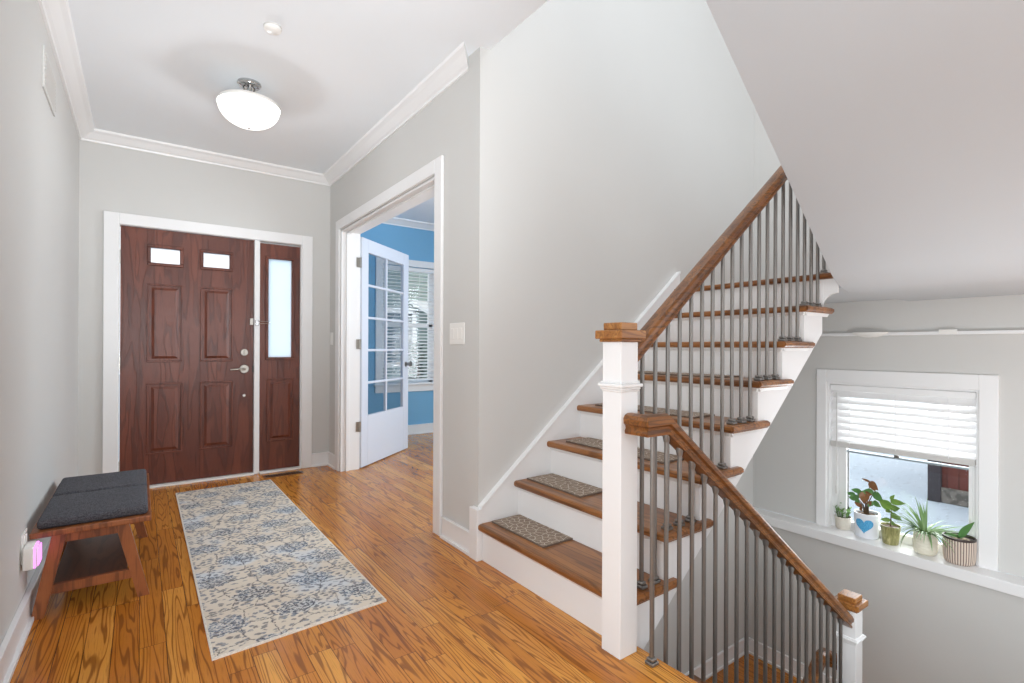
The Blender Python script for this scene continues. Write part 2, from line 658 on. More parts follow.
# ------------------------------------------------------------------ the setting
f = MB()
f.box(-0.5, 1.50, -3.6, 5.09, -0.25, 0)
f.box(1.50, 4.3, 2.43, 6.1, -0.25, 0)
f.box(1.50, 6.0, -3.6, 0.05, -0.25, 0)
f.box(1.50, 1.53, 0.05, 1.285, -0.028, 0, 0.006, 2)
struct(f, 'floor', M_FLOOR, 'golden oak strip floor of the entrance hall and study', 'floor')
struct(MB().box(3.2, 4.14, 0.15, 2.307, LAND - 0.2, LAND), 'floor_landing', M_FLOOR, 'dark oak floor of the half landing below the window', 'floor')
b = MB().box(-1.0, 4.34, -3.6, 2.43, -2.9, -2.8)
struct(b, 'floor_basement', M_CEIL, 'concrete floor under the lower stairs', 'floor')
b = MB().box(-1.1, -1.0, -3.6, 2.43, -2.8, -0.25).box(-1.0, 4.34, -3.7, -3.6, -2.8, -0.25).box(-1.0, 1.58, 2.307, 2.427, -2.8, -0.25)
struct(b, 'wall_basement', M_WALL, 'plain wall around the lower stairs', 'wall')

struct(MB().box(XL - 0.12, XL, -3.6, YD + 0.12, 0, ZC), 'wall_left', M_WALL, 'pale greige wall on the left of the hall', 'wall')
w = MB().box(XL, -0.155, YD, YD + 0.12, 0, ZC).box(1.215, XR, YD, YD + 0.12, 0, ZC).box(-0.155, 1.215, YD, YD + 0.12, 2.085, ZC)
struct(w, 'wall_back', M_WALL, 'greige wall around the front door', 'wall')
OY0, OY1, OZ = 2.80, 4.64, 2.18
w = MB().box(XR, 1.52, YS, OY0, 0, ZC).box(XR, 1.52, OY1, YD + 0.12, 0, ZC).box(XR, 1.52, OY0, OY1, OZ, ZC)
struct(w, 'wall_right', M_WALL, 'greige hall wall holding the cased opening to the study', 'wall')
w = MB().box(1.52, 1.58, 2.427, OY0, 0, ZC).box(1.52, 1.58, OY1, YB, 0, ZC).box(1.52, 1.58, OY0, OY1, OZ, ZC)
struct(w, 'wall_study_left', M_BLUE, 'blue study wall on the hinge side of the glazed door', 'wall')
SWX0, SWX1, SWZ0, SWZ1 = 2.42, 3.95, 0.66, 2.16
w = MB().box(1.52, SWX0, YB, YB + 0.14, 0, ZC).box(SWX1, 4.3, YB, YB + 0.14, 0, ZC).box(SWX0, SWX1, YB, YB + 0.14, 0, SWZ0).box(SWX0, SWX1, YB, YB + 0.14, SWZ1, ZC)
struct(w, 'wall_study_back', M_BLUE, 'blue study wall around the blinded window', 'wall')
struct(MB().box(4.2, 4.3, 2.427, YB, 0, ZC), 'wall_study_right', M_BLUE, 'blue study wall out of sight on the right', 'wall')
w = MB().box(1.52, 4.34, YS, 2.427, -2.8, 5.3).box(XR, 1.52, YS, 2.427, ZC + 0.001, 5.3)
struct(w, 'wall_stair', M_WALL, 'tall pale wall rising along the stairs', 'wall')
WY0, WY1, WZ1 = 0.853, 1.726, 0.876
w = MB().box(XW, 4.36, WY1, YS, LEDGE, 1.50).box(XW, 4.36, 0.05, WY0, LEDGE, 1.50).box(XW, 4.36, WY0, WY1, WZ1, 1.50).box(XLOW, 4.36, 0.05, YS, -2.8, LEDGE - 0.07)
w.box(XW, 4.36, 0.05, YS, 1.50, 5.3)
struct(w, 'wall_window', M_WALL, 'grey stairwell wall around the small window', 'wall')
struct(MB().box(1.53, 4.36, 0.03, 0.15, -2.8, 0.0), 'wall_near', M_WALL, 'near side wall of the stairwell', 'wall')
struct(MB().box(XL - 0.12, 1.52, -3.6, YD + 0.12, ZC, ZC + 0.3), 'ceiling', M_CEIL, 'flat white hall ceiling', 'ceiling')
struct(MB().box(1.5201, 4.3, 2.427, YB + 0.14, ZC, ZC + 0.1), 'ceiling_study', M_CEIL, 'white ceiling of the study', 'ceiling')
struct(MB().box(1.0, 4.36, -0.2, 2.5, 5.3, 5.4), 'ceiling_stairwell', M_CEIL, 'high ceiling over the stairwell', 'ceiling')
struct(MB().box(1.52, 6.0, -3.6, 0.03, ZC, ZC + 0.3), 'ceiling_rear', M_CEIL, 'white ceiling of the room behind', 'ceiling')

# sloped underside of the flight that turns back overhead, with the landing it starts from
SX0, SZ0, SSL = 3.151, 1.435, 0.863
SXE = 1.0
zt = SZ0 + SSL * (SX0 - SXE)
s = MB()
arc_ = []
for k in range(9):
    t_ = k / 8
    a_, b_, c_ = Vector((SX0 - 0.12, 0.15, SZ0 + SSL * 0.12)), Vector((SX0 + 0.012, 0.15, SZ0 - 0.004)), Vector((SX0 + 0.28, 0.15, SZ0 + 0.022))
    arc_.append(a_ * (1 - t_) ** 2 + b_ * 2 * t_ * (1 - t_) + c_ * t_ ** 2)
s.prism(arc_[::-1] + [(SXE, 0.15, zt), (SXE, 0.15, zt + 0.34), (SX0 - 0.10, 0.15, 1.78), (SX0 + 0.28, 0.15, 1.51)], (0, 1.068, 0))
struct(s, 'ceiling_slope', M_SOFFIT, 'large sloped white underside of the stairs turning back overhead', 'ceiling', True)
s = MB().box(SX0 + 0.28, 4.24, 0.15, 1.222, 1.457, 1.525).box(3.19, 4.24, 1.222, 2.28, 1.475, 1.515)
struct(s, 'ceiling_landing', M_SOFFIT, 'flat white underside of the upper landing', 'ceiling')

# crown moulding
CR = [(0, -0.078), (0.012, -0.078), (0.016, -0.066), (0.03, -0.058), (0.066, -0.026), (0.088, -0.014), (0.094, 0), (0, 0)]


def crown(name, x0, y0, x1, y1, nxv, nyv, label, e0=0.0, e1=0.0):
    mb = MB()
    d = Vector((x1 - x0, y1 - y0, 0)).normalized()
    a, c = [], []
    for o, z in CR:
        a.append(mb.bm.verts.new((x0 + nxv * o + d.x * o * e0, y0 + nyv * o + d.y * o * e0, ZC + z)))
        c.append(mb.bm.verts.new((x1 + nxv * o - d.x * o * e1, y1 + nyv * o - d.y * o * e1, ZC + z)))
    n = len(CR)
    mb.bm.faces.new(a)
    mb.bm.faces.new(c[::-1])
    for i in range(n):
        j = (i + 1) % n
        mb.bm.faces.new((a[j], a[i], c[i], c[j]))
    return struct(mb, name, M_TRIM, label, 'moulding')


crown('trim_2', XL, -3.5, XL, YD, 1, 0, 'white crown moulding along the left hall wall', 0, 1)
crown('trim_3', XL, YD, XR, YD, 0, -1, 'white crown moulding above the front door', 1, 1)
crown('trim_4', XR, YD, XR, 2.427, -1, 0, 'white crown moulding over the study opening, cut at the stair corner', 1, -1.15)
crown('trim_5', 1.58, YB, 4.2, YB, 0, -1, 'white crown moulding in the blue study', 0, 0)


def basebd(name, x0, y0, x1, y1, nxv, nyv, label, z=0.0, h=0.125):
    mb = MB()
    for (t_, z0, z1) in ((0.014, 0, h - 0.012), (0.019, h - 0.012, h), (0.027, 0, 0.018)):
        xs = sorted((x0, x1)) if nyv else sorted((x0, x0 + nxv * t_))
        ys = sorted((y0, y1)) if nxv else sorted((y0, y0 + nyv * t_))
        mb.box(xs[0], xs[1], ys[0], ys[1], z + z0, z + z1, 0.002)
    return struct(mb, name, M_TRIM, label, 'baseboard')


basebd('baseboard_left', XL, -3.5, XL, YD, 1, 0, 'white baseboard along the left wall behind the bench')
basebd('baseboard_back', 1.297, YD, XR, YD, 0, -1, 'short white baseboard beside the sidelight')
basebd('baseboard_corner', XR, 4.735, XR, YD - 0.02, -1, 0, 'tiny white baseboard in the far right hall corner')
basebd('baseboard_right', XR, 2.352, XR, 2.688, -1, 0, 'white baseboard between the study opening and the stairs')
basebd('baseboard_study', 1.58, YB, 4.2, YB, 0, -1, 'white baseboard under the study window')
basebd('baseboard_landing_wall', 3.2, YS, XLOW, YS, 0, -1, 'white baseboard on the half landing under the stairs', LAND)
basebd('baseboard_landing_window', XLOW, 0.15, XLOW, YS, -1, 0, 'white baseboard on the half landing under the window', LAND)

# front door frame and casing
c = MB()
c.box(-0.232, -0.139, YD - 0.02, YD, 0, 2.155, 0.003).box(1.203, 1.297, YD - 0.02, YD, 0, 2.155, 0.003).box(-0.139, 1.203, YD - 0.02, YD, 2.068, 2.155, 0.003)
c.box(-0.155, -0.135, YD, YD + 0.1, 0, 2.085).box(1.195, 1.215, YD, YD + 0.1, 0, 2.085).box(-0.135, 1.195, YD, YD + 0.1, 2.066, 2.085)
struct(c, 'trim_6', M_TRIM, 'white casing around the front door and sidelight', 'casing')
struct(MB().box(0.808, 0.852, YD - 0.004, YD + 0.09, 0.0, 2.066, 0.003), 'trim_7', M_TRIM, 'white post between front door and sidelight', 'trim')
t_ = MB().box(-0.135, 0.808, YD - 0.035, YD + 0.1, 0, 0.014, 0.003).box(0.852, 1.195, YD - 0.035, YD + 0.1, 0, 0.014, 0.003)
struct(t_, 'trim_8', M_SILLMETAL, 'pale threshold strip under the front door', 'threshold')

# study opening casing and jambs
c = MB()
XC = XR - 0.02
c.box(XC, XR, OY0 - 0.098, OY0 - 0.008, 0, OZ + 0.095, 0.003).box(XC, XR, OY1 + 0.008, OY1 + 0.098, 0, OZ + 0.095, 0.003).box(XC, XR, OY0 - 0.008, OY1 + 0.008, OZ + 0.008, OZ + 0.095, 0.003)
c.box(XR, 1.635, OY1 - 0.012, OY1 + 0.002, 0, OZ).box(XR, 1.635, OY0 - 0.002, OY0 + 0.012, 0, OZ).box(XR, 1.635, OY0 + 0.012, OY1 - 0.012, OZ - 0.012, OZ + 0.002)
c.box(1.505, 1.535, OY0 + 0.012, OY1 - 0.012, OZ - 0.028, OZ - 0.012, 0.002).box(1.505, 1.535, OY1 - 0.028, OY1 - 0.012, 0, OZ - 0.028, 0.002).box(1.505, 1.535, OY0 + 0.012, OY0 + 0.028, 0, OZ - 0.028, 0.002)
struct(c, 'trim_9', M_TRIM, 'white casing and jamb around the opening to the blue study', 'casing')

# window ledge, casing, thin upper ledge
struct(MB().box(4.088, XW + 0.0, 0.15, YS, LEDGE - 0.07, LEDGE, 0.004, 2).box(XW, 4.335, WY0, WY1, LEDGE - 0.07, LEDGE), 'trim_10', M_TRIM, 'deep white ledge running under the stairwell window', 'ledge')
c = MB().box(XW - 0.02, XW, WY1, 1.796, LEDGE, 0.972, 0.003).box(XW - 0.02, XW, 0.762, WY0, LEDGE, 0.972, 0.003).box(XW - 0.02, XW, WY0, WY1, WZ1, 0.972, 0.003)
struct(c, 'trim_11', M_TRIM, 'wide white casing around the stairwell window', 'casing')
struct(MB().box(XW - 0.035, XW, 0.15, 1.76, 1.223, 1.246, 0.003), 'trim_12', M_TRIM, 'thin white ledge line high on the stairwell wall', 'ledge')

# ------------------------------------------------------------------ front door
GY = YD + 0.02


def raised_panel(mb, x0, x1, z0, z1, y, m=0.028):
    """frame moulding and raised field of one door panel, facing -y"""
    for a, b_, c_, d_ in ((x0, x1, z1 - 0.014, z1), (x0, x1, z0, z0 + 0.014), (x0, x0 + 0.014, z0 + 0.014, z1 - 0.014), (x1 - 0.014, x1, z0 + 0.014, z1 - 0.014)):
        mb.box(a, b_, y - 0.008, y + 0.004, c_, d_, 0.003)
    i, k = m, m + 0.022
    o = [(x0 + i, y + 0.001, z0 + i), (x1 - i, y + 0.001, z0 + i), (x1 - i, y + 0.001, z1 - i), (x0 + i, y + 0.001, z1 - i)]
    n = [(x0 + k, y - 0.009, z0 + k), (x1 - k, y - 0.009, z0 + k), (x1 - k, y - 0.009, z1 - k), (x0 + k, y - 0.009, z1 - k)]
    vo = [mb.bm.verts.new(p) for p in o]
    vn = [mb.bm.verts.new(p) for p in n]
    for q in range(4):
        r = (q + 1) % 4
        mb.bm.faces.new((vo[q], vo[r], vn[r], vn[q]))
    mb.bm.faces.new(vn)
    mb.bm.faces.new(vo[::-1])


def slab_with_holes(mb, x0, x1, z0, z1, y0, y1, holes):
    xs = sorted({x0, x1, *[h[0] for h in holes], *[h[1] for h in holes]})
    zs = sorted({z0, z1, *[h[2] for h in holes], *[h[3] for h in holes]})
    for xa, xb in zip(xs, xs[1:]):
        for za, zb in zip(zs, zs[1:]):
            if any(h[0] - 1e-6 <= xa and xb <= h[1] + 1e-6 and h[2] - 1e-6 <= za and zb <= h[3] + 1e-6 for h in holes):
                continue
            mb.box(xa, xb, y0, y1, za, zb)
    bmesh.ops.remove_doubles(mb.bm, verts=mb.bm.verts[:], dist=1e-5)


door = thing('door_1', (0.337, GY, 0.018), 'reddish brown six panel front door with two small top lights', 'door', None, 'structure')
L1, L2 = (0.062, 0.258, 1.795, 1.916), (0.423, 0.617, 1.795, 1.916)
d = MB()
slab_with_holes(d, -0.131, 0.805, 0.018, 2.063, GY, GY + 0.044, [L1, L2])
for h in (L1, L2):
    e = 0.024
    for a, b_, c_, d_ in ((h[0] - e, h[1] + e, h[3], h[3] + e), (h[0] - e, h[1] + e, h[2] - e, h[2]), (h[0] - e, h[0], h[2], h[3]), (h[1], h[1] + e, h[2], h[3])):
        d.box(a, b_, GY - 0.012, GY + 0.002, c_, d_, 0.004)
d.build('slab', M_DOOR, door)
for x0, x1, z0, z1 in ((0.038, 0.279, 0.996, 1.627), (0.402, 0.645, 0.996, 1.627), (0.038, 0.279, 0.258, 0.831), (0.402, 0.645, 0.258, 0.831)):
    p = MB()
    raised_panel(p, x0, x1, z0, z1, GY)
    p.build('door_panel', M_DOOR, door)
for h in (L1, L2):
    MB().box(h[0], h[1], GY + 0.018, GY + 0.024, h[2], h[3]).build('door_light', M_FROST, door)
for z in (1.82, 1.0, 0.18):
    MB().box(-0.142, -0.128, GY - 0.014, GY, z - 0.05, z + 0.05, 0.003).tube([(-0.135, GY - 0.012, z - 0.052), (-0.135, GY - 0.012, z + 0.052)], 0.006).build('hinge', M_NICKEL, door)


def disc_y(mb, x, y, z, r, depth, seg=28, bev=0.004):
    """a round plate facing -y"""
    b2 = MB()
    b2.lathe([(0, 0), (r, 0), (r, depth - bev), (r - bev, depth), (0, depth)], (0, 0, 0), seg)
    mb.merge(b2.bm, Matrix.Translation((x, y, z)) @ Matrix.Rotation(PI / 2, 4, 'X'))


hb = MB()
disc_y(hb, 0.733, GY, 1.075, 0.031, 0.014)
hb.box(0.727, 0.739, GY - 0.024, GY - 0.012, 1.057, 1.093, 0.003)
hb.build('deadbolt', M_NICKEL, door, True)
hb = MB()
disc_y(hb, 0.733, GY, 0.930, 0.038, 0.012)
hb.tube([(0.733, GY - 0.01, 0.93), (0.733, GY - 0.05, 0.93)], 0.011, 12)
hb.tube([(0.736, GY - 0.05, 0.93), (0.70, GY - 0.052, 0.931), (0.62, GY - 0.046, 0.927)], [0.010, 0.009, 0.007], 12)
hb.build('lever_handle', M_NICKEL, door, True)
hb = MB()
disc_y(hb, 0.734, GY, 0.698, 0.012, 0.004)
hb.build('bore_plug', M_PLASTIC, door, True)
MB().box(0.797, 0.807, GY - 0.004, GY + 0.002, 0.90, 0.955).build('latch_plate', M_BLACK, door)

lt = thing('swing_bar_lock', (0.83, YD - 0.006, 1.31), 'small chrome swing bar lock on the white post beside the front door', 'lock')
q = MB().box(0.775, 0.803, GY - 0.012, GY - 0.001, 1.315, 1.375, 0.002)
q.build('door_plate', M_NICKEL, lt)
q = MB().box(0.814, 0.842, YD - 0.016, YD - 0.004, 1.31, 1.36, 0.003)
q.tube([(0.828, YD - 0.012, 1.336), (0.828, YD - 0.034, 1.336)], 0.012, 12)
q.build('post_plate', M_CHROME, lt, True)
q = MB()
for z in (1.328, 1.348):
    q.tube([(0.828, YD - 0.03, z), (0.92, YD - 0.03, z + 0.001)], 0.0035, 8)
q.tube([(0.92, YD - 0.03, 1.328), (0.927, YD - 0.03, 1.338), (0.92, YD - 0.03, 1.349)], 0.0035, 8)
q.build('swing_bar', M_CHROME, lt, True)

sl = thing('window_1', (1.02, GY, 0.018), 'narrow brown sidelight with tall frosted pane right of the front door', 'sidelight', None, 'structure')
LS = (0.925, 1.122, 1.03, 1.918)
d = MB()
slab_with_holes(d, 0.855, 1.192, 0.018, 2.05, GY, GY + 0.044, [LS])
e = 0.024
for a, b_, c_, d_ in ((LS[0] - e, LS[1] + e, LS[3], LS[3] + e), (LS[0] - e, LS[1] + e, LS[2] - e, LS[2]), (LS[0] - e, LS[0], LS[2], LS[3]), (LS[1], LS[1] + e, LS[2], LS[3])):
    d.box(a, b_, GY - 0.012, GY + 0.002, c_, d_, 0.004)
d.build('slab', M_DOOR, sl)
p = MB()
raised_panel(p, 0.914, 1.143, 0.27, 0.836, GY)
p.build('door_panel', M_DOOR, sl)
MB().box(LS[0], LS[1], GY + 0.018, GY + 0.024, LS[2], LS[3]).build('frosted_pane', M_FROSTS, sl)
MB().box(0.852, 1.195, GY + 0.044, GY + 0.06, 2.05, 2.066).build('head_stop', M_TRIM, sl)

# ------------------------------------------------------------------ glazed door to the study (built along +x, then turned at its hinge)
fd = thing('door_2', (1.652, 4.626, 0.01), 'white ten light glazed door standing open into the blue study', 'door', None, 'structure')
LW, LH, LT = 0.965, 2.135, 0.036
gx0, gx1, gz0, gz1 = 0.115, LW - 0.115, 0.47, LH - 0.125


def loc_box(mb, x0, x1, y0, y1, z0, z1, bev=0.0):
    o = fd.location
    mb.box(o.x + x0, o.x + x1, o.y + y0, o.y + y1, o.z + z0, o.z + z1, bev)


d = MB()
loc_box(d, 0, gx0, 0, LT, 0, LH, 0.002)
loc_box(d, gx1, LW, 0, LT, 0, LH, 0.002)
loc_box(d, gx0, gx1, 0, LT, 0, gz0, 0.002)
loc_box(d, gx0, gx1, 0, LT, gz1, LH, 0.002)
d.build('door_frame', M_FDOOR, fd)
d = MB()
xm = (gx0 + gx1) / 2
loc_box(d, xm - 0.011, xm + 0.011, 0.003, LT - 0.003, gz0, gz1, 0.004)
for k in range(1, 5):
    z = gz0 + (gz1 - gz0) * k / 5
    loc_box(d, gx0, gx1, 0.004, LT - 0.004, z - 0.011, z + 0.011, 0.004)
d.build('glazing_bars', M_FDOOR, fd)
d = MB()
loc_box(d, gx0, gx1, LT / 2 - 0.002, LT / 2 + 0.002, gz0, gz1)
d.build('glass', M_GLASS, fd)
kb = MB()
o = fd.location
b2 = MB()
b2.lathe([(0, 0), (0.028, 0), (0.028, 0.006), (0.012, 0.01), (0.01, 0.03), (0.024, 0.042), (0.027, 0.055), (0.02, 0.067), (0, 0.07)], (0, 0, 0), 24)
kb.merge(b2.bm, Matrix.Translation((o.x + LW - 0.06, o.y, o.z + 0.93)) @ Matrix.Rotation(PI / 2, 4, 'X'))
kb.build('door_knob', M_STEEL, fd, True)
fd.rotation_euler = (0, 0, math.radians(39.5))
for z in (1.905, 1.152, 0.392):
    h = MB().box(1.618, 1.640, OY1 - 0.028, OY1 - 0.012, z - 0.045, z + 0.045, 0.004).box(1.600, 1.634, OY1 - 0.016, OY1 - 0.0122, z - 0.045, z + 0.045)
    h.tube([(1.638, OY1 - 0.020, z - 0.047), (1.638, OY1 - 0.020, z + 0.047)], 0.007, 10)
    tag(h.build('hinge', M_NICKEL), {1.905: 'top', 1.152: 'middle', 0.392: 'bottom'}[z] + ' nickel hinge between white jamb and open glazed door', 'hinge', 'hinges of the glazed door')

# ------------------------------------------------------------------ study window with blind
sw = thing('window_2', ((SWX0 + SWX1) / 2, YB, SWZ0), 'white framed study window with lowered blind', 'window', None, 'structure')
c = MB()
y0 = YB - 0.02
c.box(SWX0 - 0.085, SWX0, y0, YB, 0.668, SWZ1, 0.003).box(SWX1, SWX1 + 0.085, y0, YB, 0.668, SWZ1, 0.003).box(SWX0 - 0.085, SWX1 + 0.085, y0, YB, SWZ1, 2.245, 0.003)
c.box(SWX0 - 0.11, SWX1 + 0.11, YB - 0.06, YB, 0.640, 0.668, 0.004).box(SWX0 - 0.085, SWX1 + 0.085, y0, YB, 0.555, 0.640, 0.003)
c.build('casing', M_TRIM, sw)
c = MB()
xm = (SWX0 + SWX1) / 2
for xa, xb in ((SWX0, xm - 0.03), (xm + 0.03, SWX1)):
    for a, b_, c_, d_ in ((xa, xa + 0.05, 0.66, SWZ1), (xb - 0.05, xb, 0.66, SWZ1), (xa, xb, 0.66, 0.71), (xa, xb, SWZ1 - 0.05, SWZ1), (xa, xb, 1.39, 1.43)):
        c.box(a, b_, YB + 0.08, YB + 0.12, c_, d_)
c.box(xm - 0.03, xm + 0.03, YB + 0.07, YB + 0.13, 0.66, SWZ1)
c.build('sash', M_TRIM, sw)
MB().box(SWX0, SWX1, YB + 0.098, YB + 0.102, SWZ0, SWZ1).build('glass', M_GLASS, sw)

bl = thing('window_blind', (xm, YB + 0.04, SWZ0 + 0.03), 'white slatted blind lowered over the study window', 'blind')
MB().box(SWX0 + 0.01, SWX1 - 0.01, YB + 0.012, YB + 0.062, SWZ1 - 0.055, SWZ1 - 0.004, 0.003).build('head_rail', M_SLATS, bl)
sm = MB()
z = SWZ1 - 0.085
while z > SWZ0 + 0.07:
    a = math.radians(16)
    cy, hw = YB + 0.036, 0.023
    sm.prism([(SWX0 + 0.012, cy - hw * math.cos(a), z - hw * math.sin(a)), (SWX0 + 0.012, cy + hw * math.cos(a), z + hw * math.sin(a)),
              (SWX0 + 0.012, cy + hw * math.cos(a), z + hw * math.sin(a) + 0.003), (SWX0 + 0.012, cy - hw * math.cos(a), z - hw * math.sin(a) + 0.003)], (SWX1 - SWX0 - 0.024, 0, 0))
    z -= 0.043
sm.build('slats', M_SLATS, bl)
MB().box(SWX0 + 0.012, SWX1 - 0.012, YB + 0.016, YB + 0.056, SWZ0 + 0.03, SWZ0 + 0.052, 0.003).build('bottom_rail', M_SLATS, bl)
for x in (SWX0 + 0.2, xm - 0.25, xm + 0.25, SWX1 - 0.2):
    MB().tube([(x, YB + 0.0135, SWZ0 + 0.05), (x, YB + 0.0135, SWZ1 - 0.05)], 0.0012, 6).build('ladder_cord', M_SLATS, bl)

# ------------------------------------------------------------------ stairwell window
GX = 4.325
wn_ = thing('window_3', (GX, 1.29, LEDGE), 'white double hung stairwell window looking onto snow', 'window', None, 'structure')
c = MB()
c.box(XW, 4.35, WY1 - 0.014, WY1, LEDGE, WZ1).box(XW, 4.35, WY0, WY0 + 0.014, LEDGE, WZ1).box(XW, 4.35, WY0 + 0.014, WY1 - 0.014, WZ1 - 0.014, WZ1)
c.box(4.29, 4.35, WY1 - 0.055, WY1 - 0.014, LEDGE, WZ1 - 0.014).box(4.29, 4.35, WY0 + 0.014, WY0 + 0.04, LEDGE, WZ1 - 0.014)
c.build('jamb', M_TRIM, wn_)
ga, gb = 0.915, 1.615
c = MB()
c.box(4.295, 4.335, gb, WY1 - 0.055, LEDGE, 0.40, 0.003).box(4.295, 4.335, WY0 + 0.04, ga, LEDGE, 0.40, 0.003).box(4.295, 4.335, ga, gb, LEDGE, LEDGE + 0.06, 0.003)
c.build('lower_sash', M_TRIM, wn_)
c = MB().box(4.300, 4.34, WY0 + 0.04, WY1 - 0.055, 0.352, 0.366, 0.003)
c.build('meeting_rail', metal('blue_grey_rail', (0.30, 0.35, 0.38, 1), 0.5, 0.0), wn_)
c = MB().box(4.315, 4.345, gb, WY1 - 0.055, 0.40, WZ1 - 0.014).box(4.315, 4.345, WY0 + 0.04, ga, 0.40, WZ1 - 0.014).box(4.315, 4.345, ga, gb, WZ1 - 0.07, WZ1 - 0.014)
c.build('upper_sash', M_TRIM, wn_)
MB().box(GX - 0.002, GX + 0.002, ga, gb, LEDGE + 0.06, 0.353).build('lower_glass', M_GLASS, wn_)
MB().box(GX + 0.006, GX + 0.009, ga, gb, 0.366, WZ1 - 0.07).build('upper_glass', M_GLASS, wn_)
MB().box(4.285, 4.30, 1.285, 1.315, 0.362, 0.384, 0.004).build('sash_lock', M_STEEL, wn_)
MB().box(4.318, 4.334, gb - 0.006, gb, LEDGE + 0.06, 0.37).build('glass_gasket', M_BLACK, wn_)

bl = thing('window_blind', (4.27, 1.29, 0.39), 'white slatted blind half raised in the stairwell window', 'blind')
MB().box(4.245, 4.29, WY0 + 0.018, WY1 - 0.018, 0.815, 0.858, 0.003).build('head_rail', M_SLATS, bl)
sm = MB()
for k in range(8):
    z = 0.79 - k * 0.0495
    a = math.radians(58)
    cx, hw = 4.268, 0.026
    y0 = WY0 + 0.020
    sm.prism([(cx - hw * math.cos(a), y0, z - hw * math.sin(a)), (cx + hw * math.cos(a), y0, z + hw * math.sin(a)),
              (cx + hw * math.cos(a) + 0.003, y0, z + hw * math.sin(a)), (cx - hw * math.cos(a) + 0.003, y0, z - hw * math.sin(a))], (0, WY1 - WY0 - 0.040, 0))
sm.build('slats', M_SLATS, bl)
MB().box(4.243, 4.293, WY0 + 0.019, WY1 - 0.019, 0.392, 0.432, 0.004).build('bottom_rail', M_SLATGREY, bl)
for y in (WY0 + 0.15, 1.29, WY1 - 0.15):
    MB().tube([(4.242, y, 0.42), (4.242, y, 0.82)], 0.0015, 6).build('ladder_cord', M_SLATS, bl)
MB().tube([(4.238, 1.66, 0.80), (4.238, 1.66, 0.10)], 0.004, 8).tube([(4.238, 1.66, 0.10), (4.238, 1.66, 0.04)], 0.006, 8).build('tilt_wand', M_SLATGREY, bl, True)

q = MB()
b2 = MB()
b2.lathe([(0, -0.034), (0.03, -0.033), (0.07, -0.024), (0.105, -0.006), (0.112, 0.004), (0.10, 0.004), (0, 0.002)], (0, 0, 0), 36, True, 0.4, 1.0)
q.merge(b2.bm, Matrix.Translation((4.196, 1.43, 1.243)))
tag(q.build('shallow_tray', M_PLASTIC, None, True), 'shallow white curved tray on the thin wall ledge above the window', 'tray')
q = MB().box(4.196, 4.206, 0.953, 1.045, 1.229, 1.258, 0.002).box(4.194, 4.197, 0.96, 1.038, 1.239, 1.248, 0.001)
tag(q.build('ledge_clip', M_PLASTIC), 'small white clip on the thin wall ledge right of the curved tray', 'clip')

# ------------------------------------------------------------------ stairs going up
st = thing('staircase', (NOSE1, 1.8, 0), 'oak staircase with white risers rising along the tall wall', 'staircase')
YE, YF, YK = 1.270, 1.296, 2.277       # tread end, stringer face, skirt face
TP = [(0, -0.010), (0.004, -0.003), (0.012, 0), (RUN + 0.03, 0), (RUN + 0.03, -0.034), (0.012, -0.034), (0.004, -0.030), (0, -0.022)]
for k in range(1, 8):
    x, z = nx(k), RISE * k
    t_ = MB()
    t_.prism([(x + a, YE + 0.001, z + c_) for a, c_ in TP], (0, YK - YE - 0.001, 0))
    t_.prism([(x + 0.004, YE, z - 0.003), (x + 0.004, YE, z - 0.030), (x + 0.004, YE - 0.008, z - 0.022), (x + 0.004, YE - 0.008, z - 0.008)], (RUN + 0.084, 0, 0))
    t_.box(x + RUN + 0.03, x + RUN + 0.088, YE, YF - 0.001, z - 0.034, z, 0.003)
    t_.build('tread', M_TREAD, st)
    r = MB().box(x + 0.028, x + 0.048, YF - 0.004, YK, z - RISE, z - 0.034)
    r.build('riser', M_TRIM, st)
    cv = MB().prism([(x + 0.012, YF - 0.018, z - 0.034), (x + 0.028, YF - 0.018, z - 0.034), (x + 0.028, YF - 0.018, z - 0.052)], (0, YK - YF + 0.018, 0))
    cv.prism([(x + 0.012, YE + 0.012, z - 0.034), (x + 0.012, YF - 0.004, z - 0.034), (x + 0.012, YF - 0.004, z - 0.052)], (RUN + 0.06, 0, 0))
    cv.build('cove_moulding', M_TRIM, st)
x8, z8 = nx(8), RISE * 8
ln_ = MB().prism([(x8 + a * (1 if a < 0.1 else 3.85), 0.16, z8 + c_) for a, c_ in TP], (0, YK - 0.16, 0))
struct(ln_, 'floor_upper_landing', M_TREAD, 'oak edge of the upper landing at the head of the stairs', 'floor')
struct(MB().box(x8 + 0.028, x8 + 0.03, YF, YK, z8 - RISE, z8 - 0.034), 'trim_13', M_TRIM, 'white riser below the upper landing', 'riser')
# cut stringer on the open side: saw-tooth top, straight bottom, upright end below the landing
bot = lambda x: RISE + RISE / RUN * (x - NOSE1) - 0.352
pr = [(nx(1) + 0.03, 0.0)]
for k in range(1, 8):
    pr += [(nx(k) + 0.03, RISE * k - 0.034), (nx(k + 1) + 0.03, RISE * k - 0.034)]
xe = 3.115
pr[-1] = (xe, RISE * 7 - 0.034)
pr += [(xe, bot(xe)), (nx(1) + 0.08, bot(nx(1) + 0.08)), (nx(1) + 0.03, bot(nx(1) + 0.03))]
s = MB()
s.prism([(a, YF, c_) for a, c_ in pr], (0, 0.03, 0))
s.build('stringer', M_TRIM, st)
# plastered underside
s = MB()
s.prism([(1.52, YF + 0.03, bot(1.52) + 0.01), (xe, YF + 0.03, bot(xe) + 0.01), (xe, YF + 0.03, bot(xe) + 0.03), (1.52, YF + 0.03, bot(1.52) + 0.03)], (0, YS - YF - 0.03, 0))
s.build('underside_panel', M_CEIL, st)
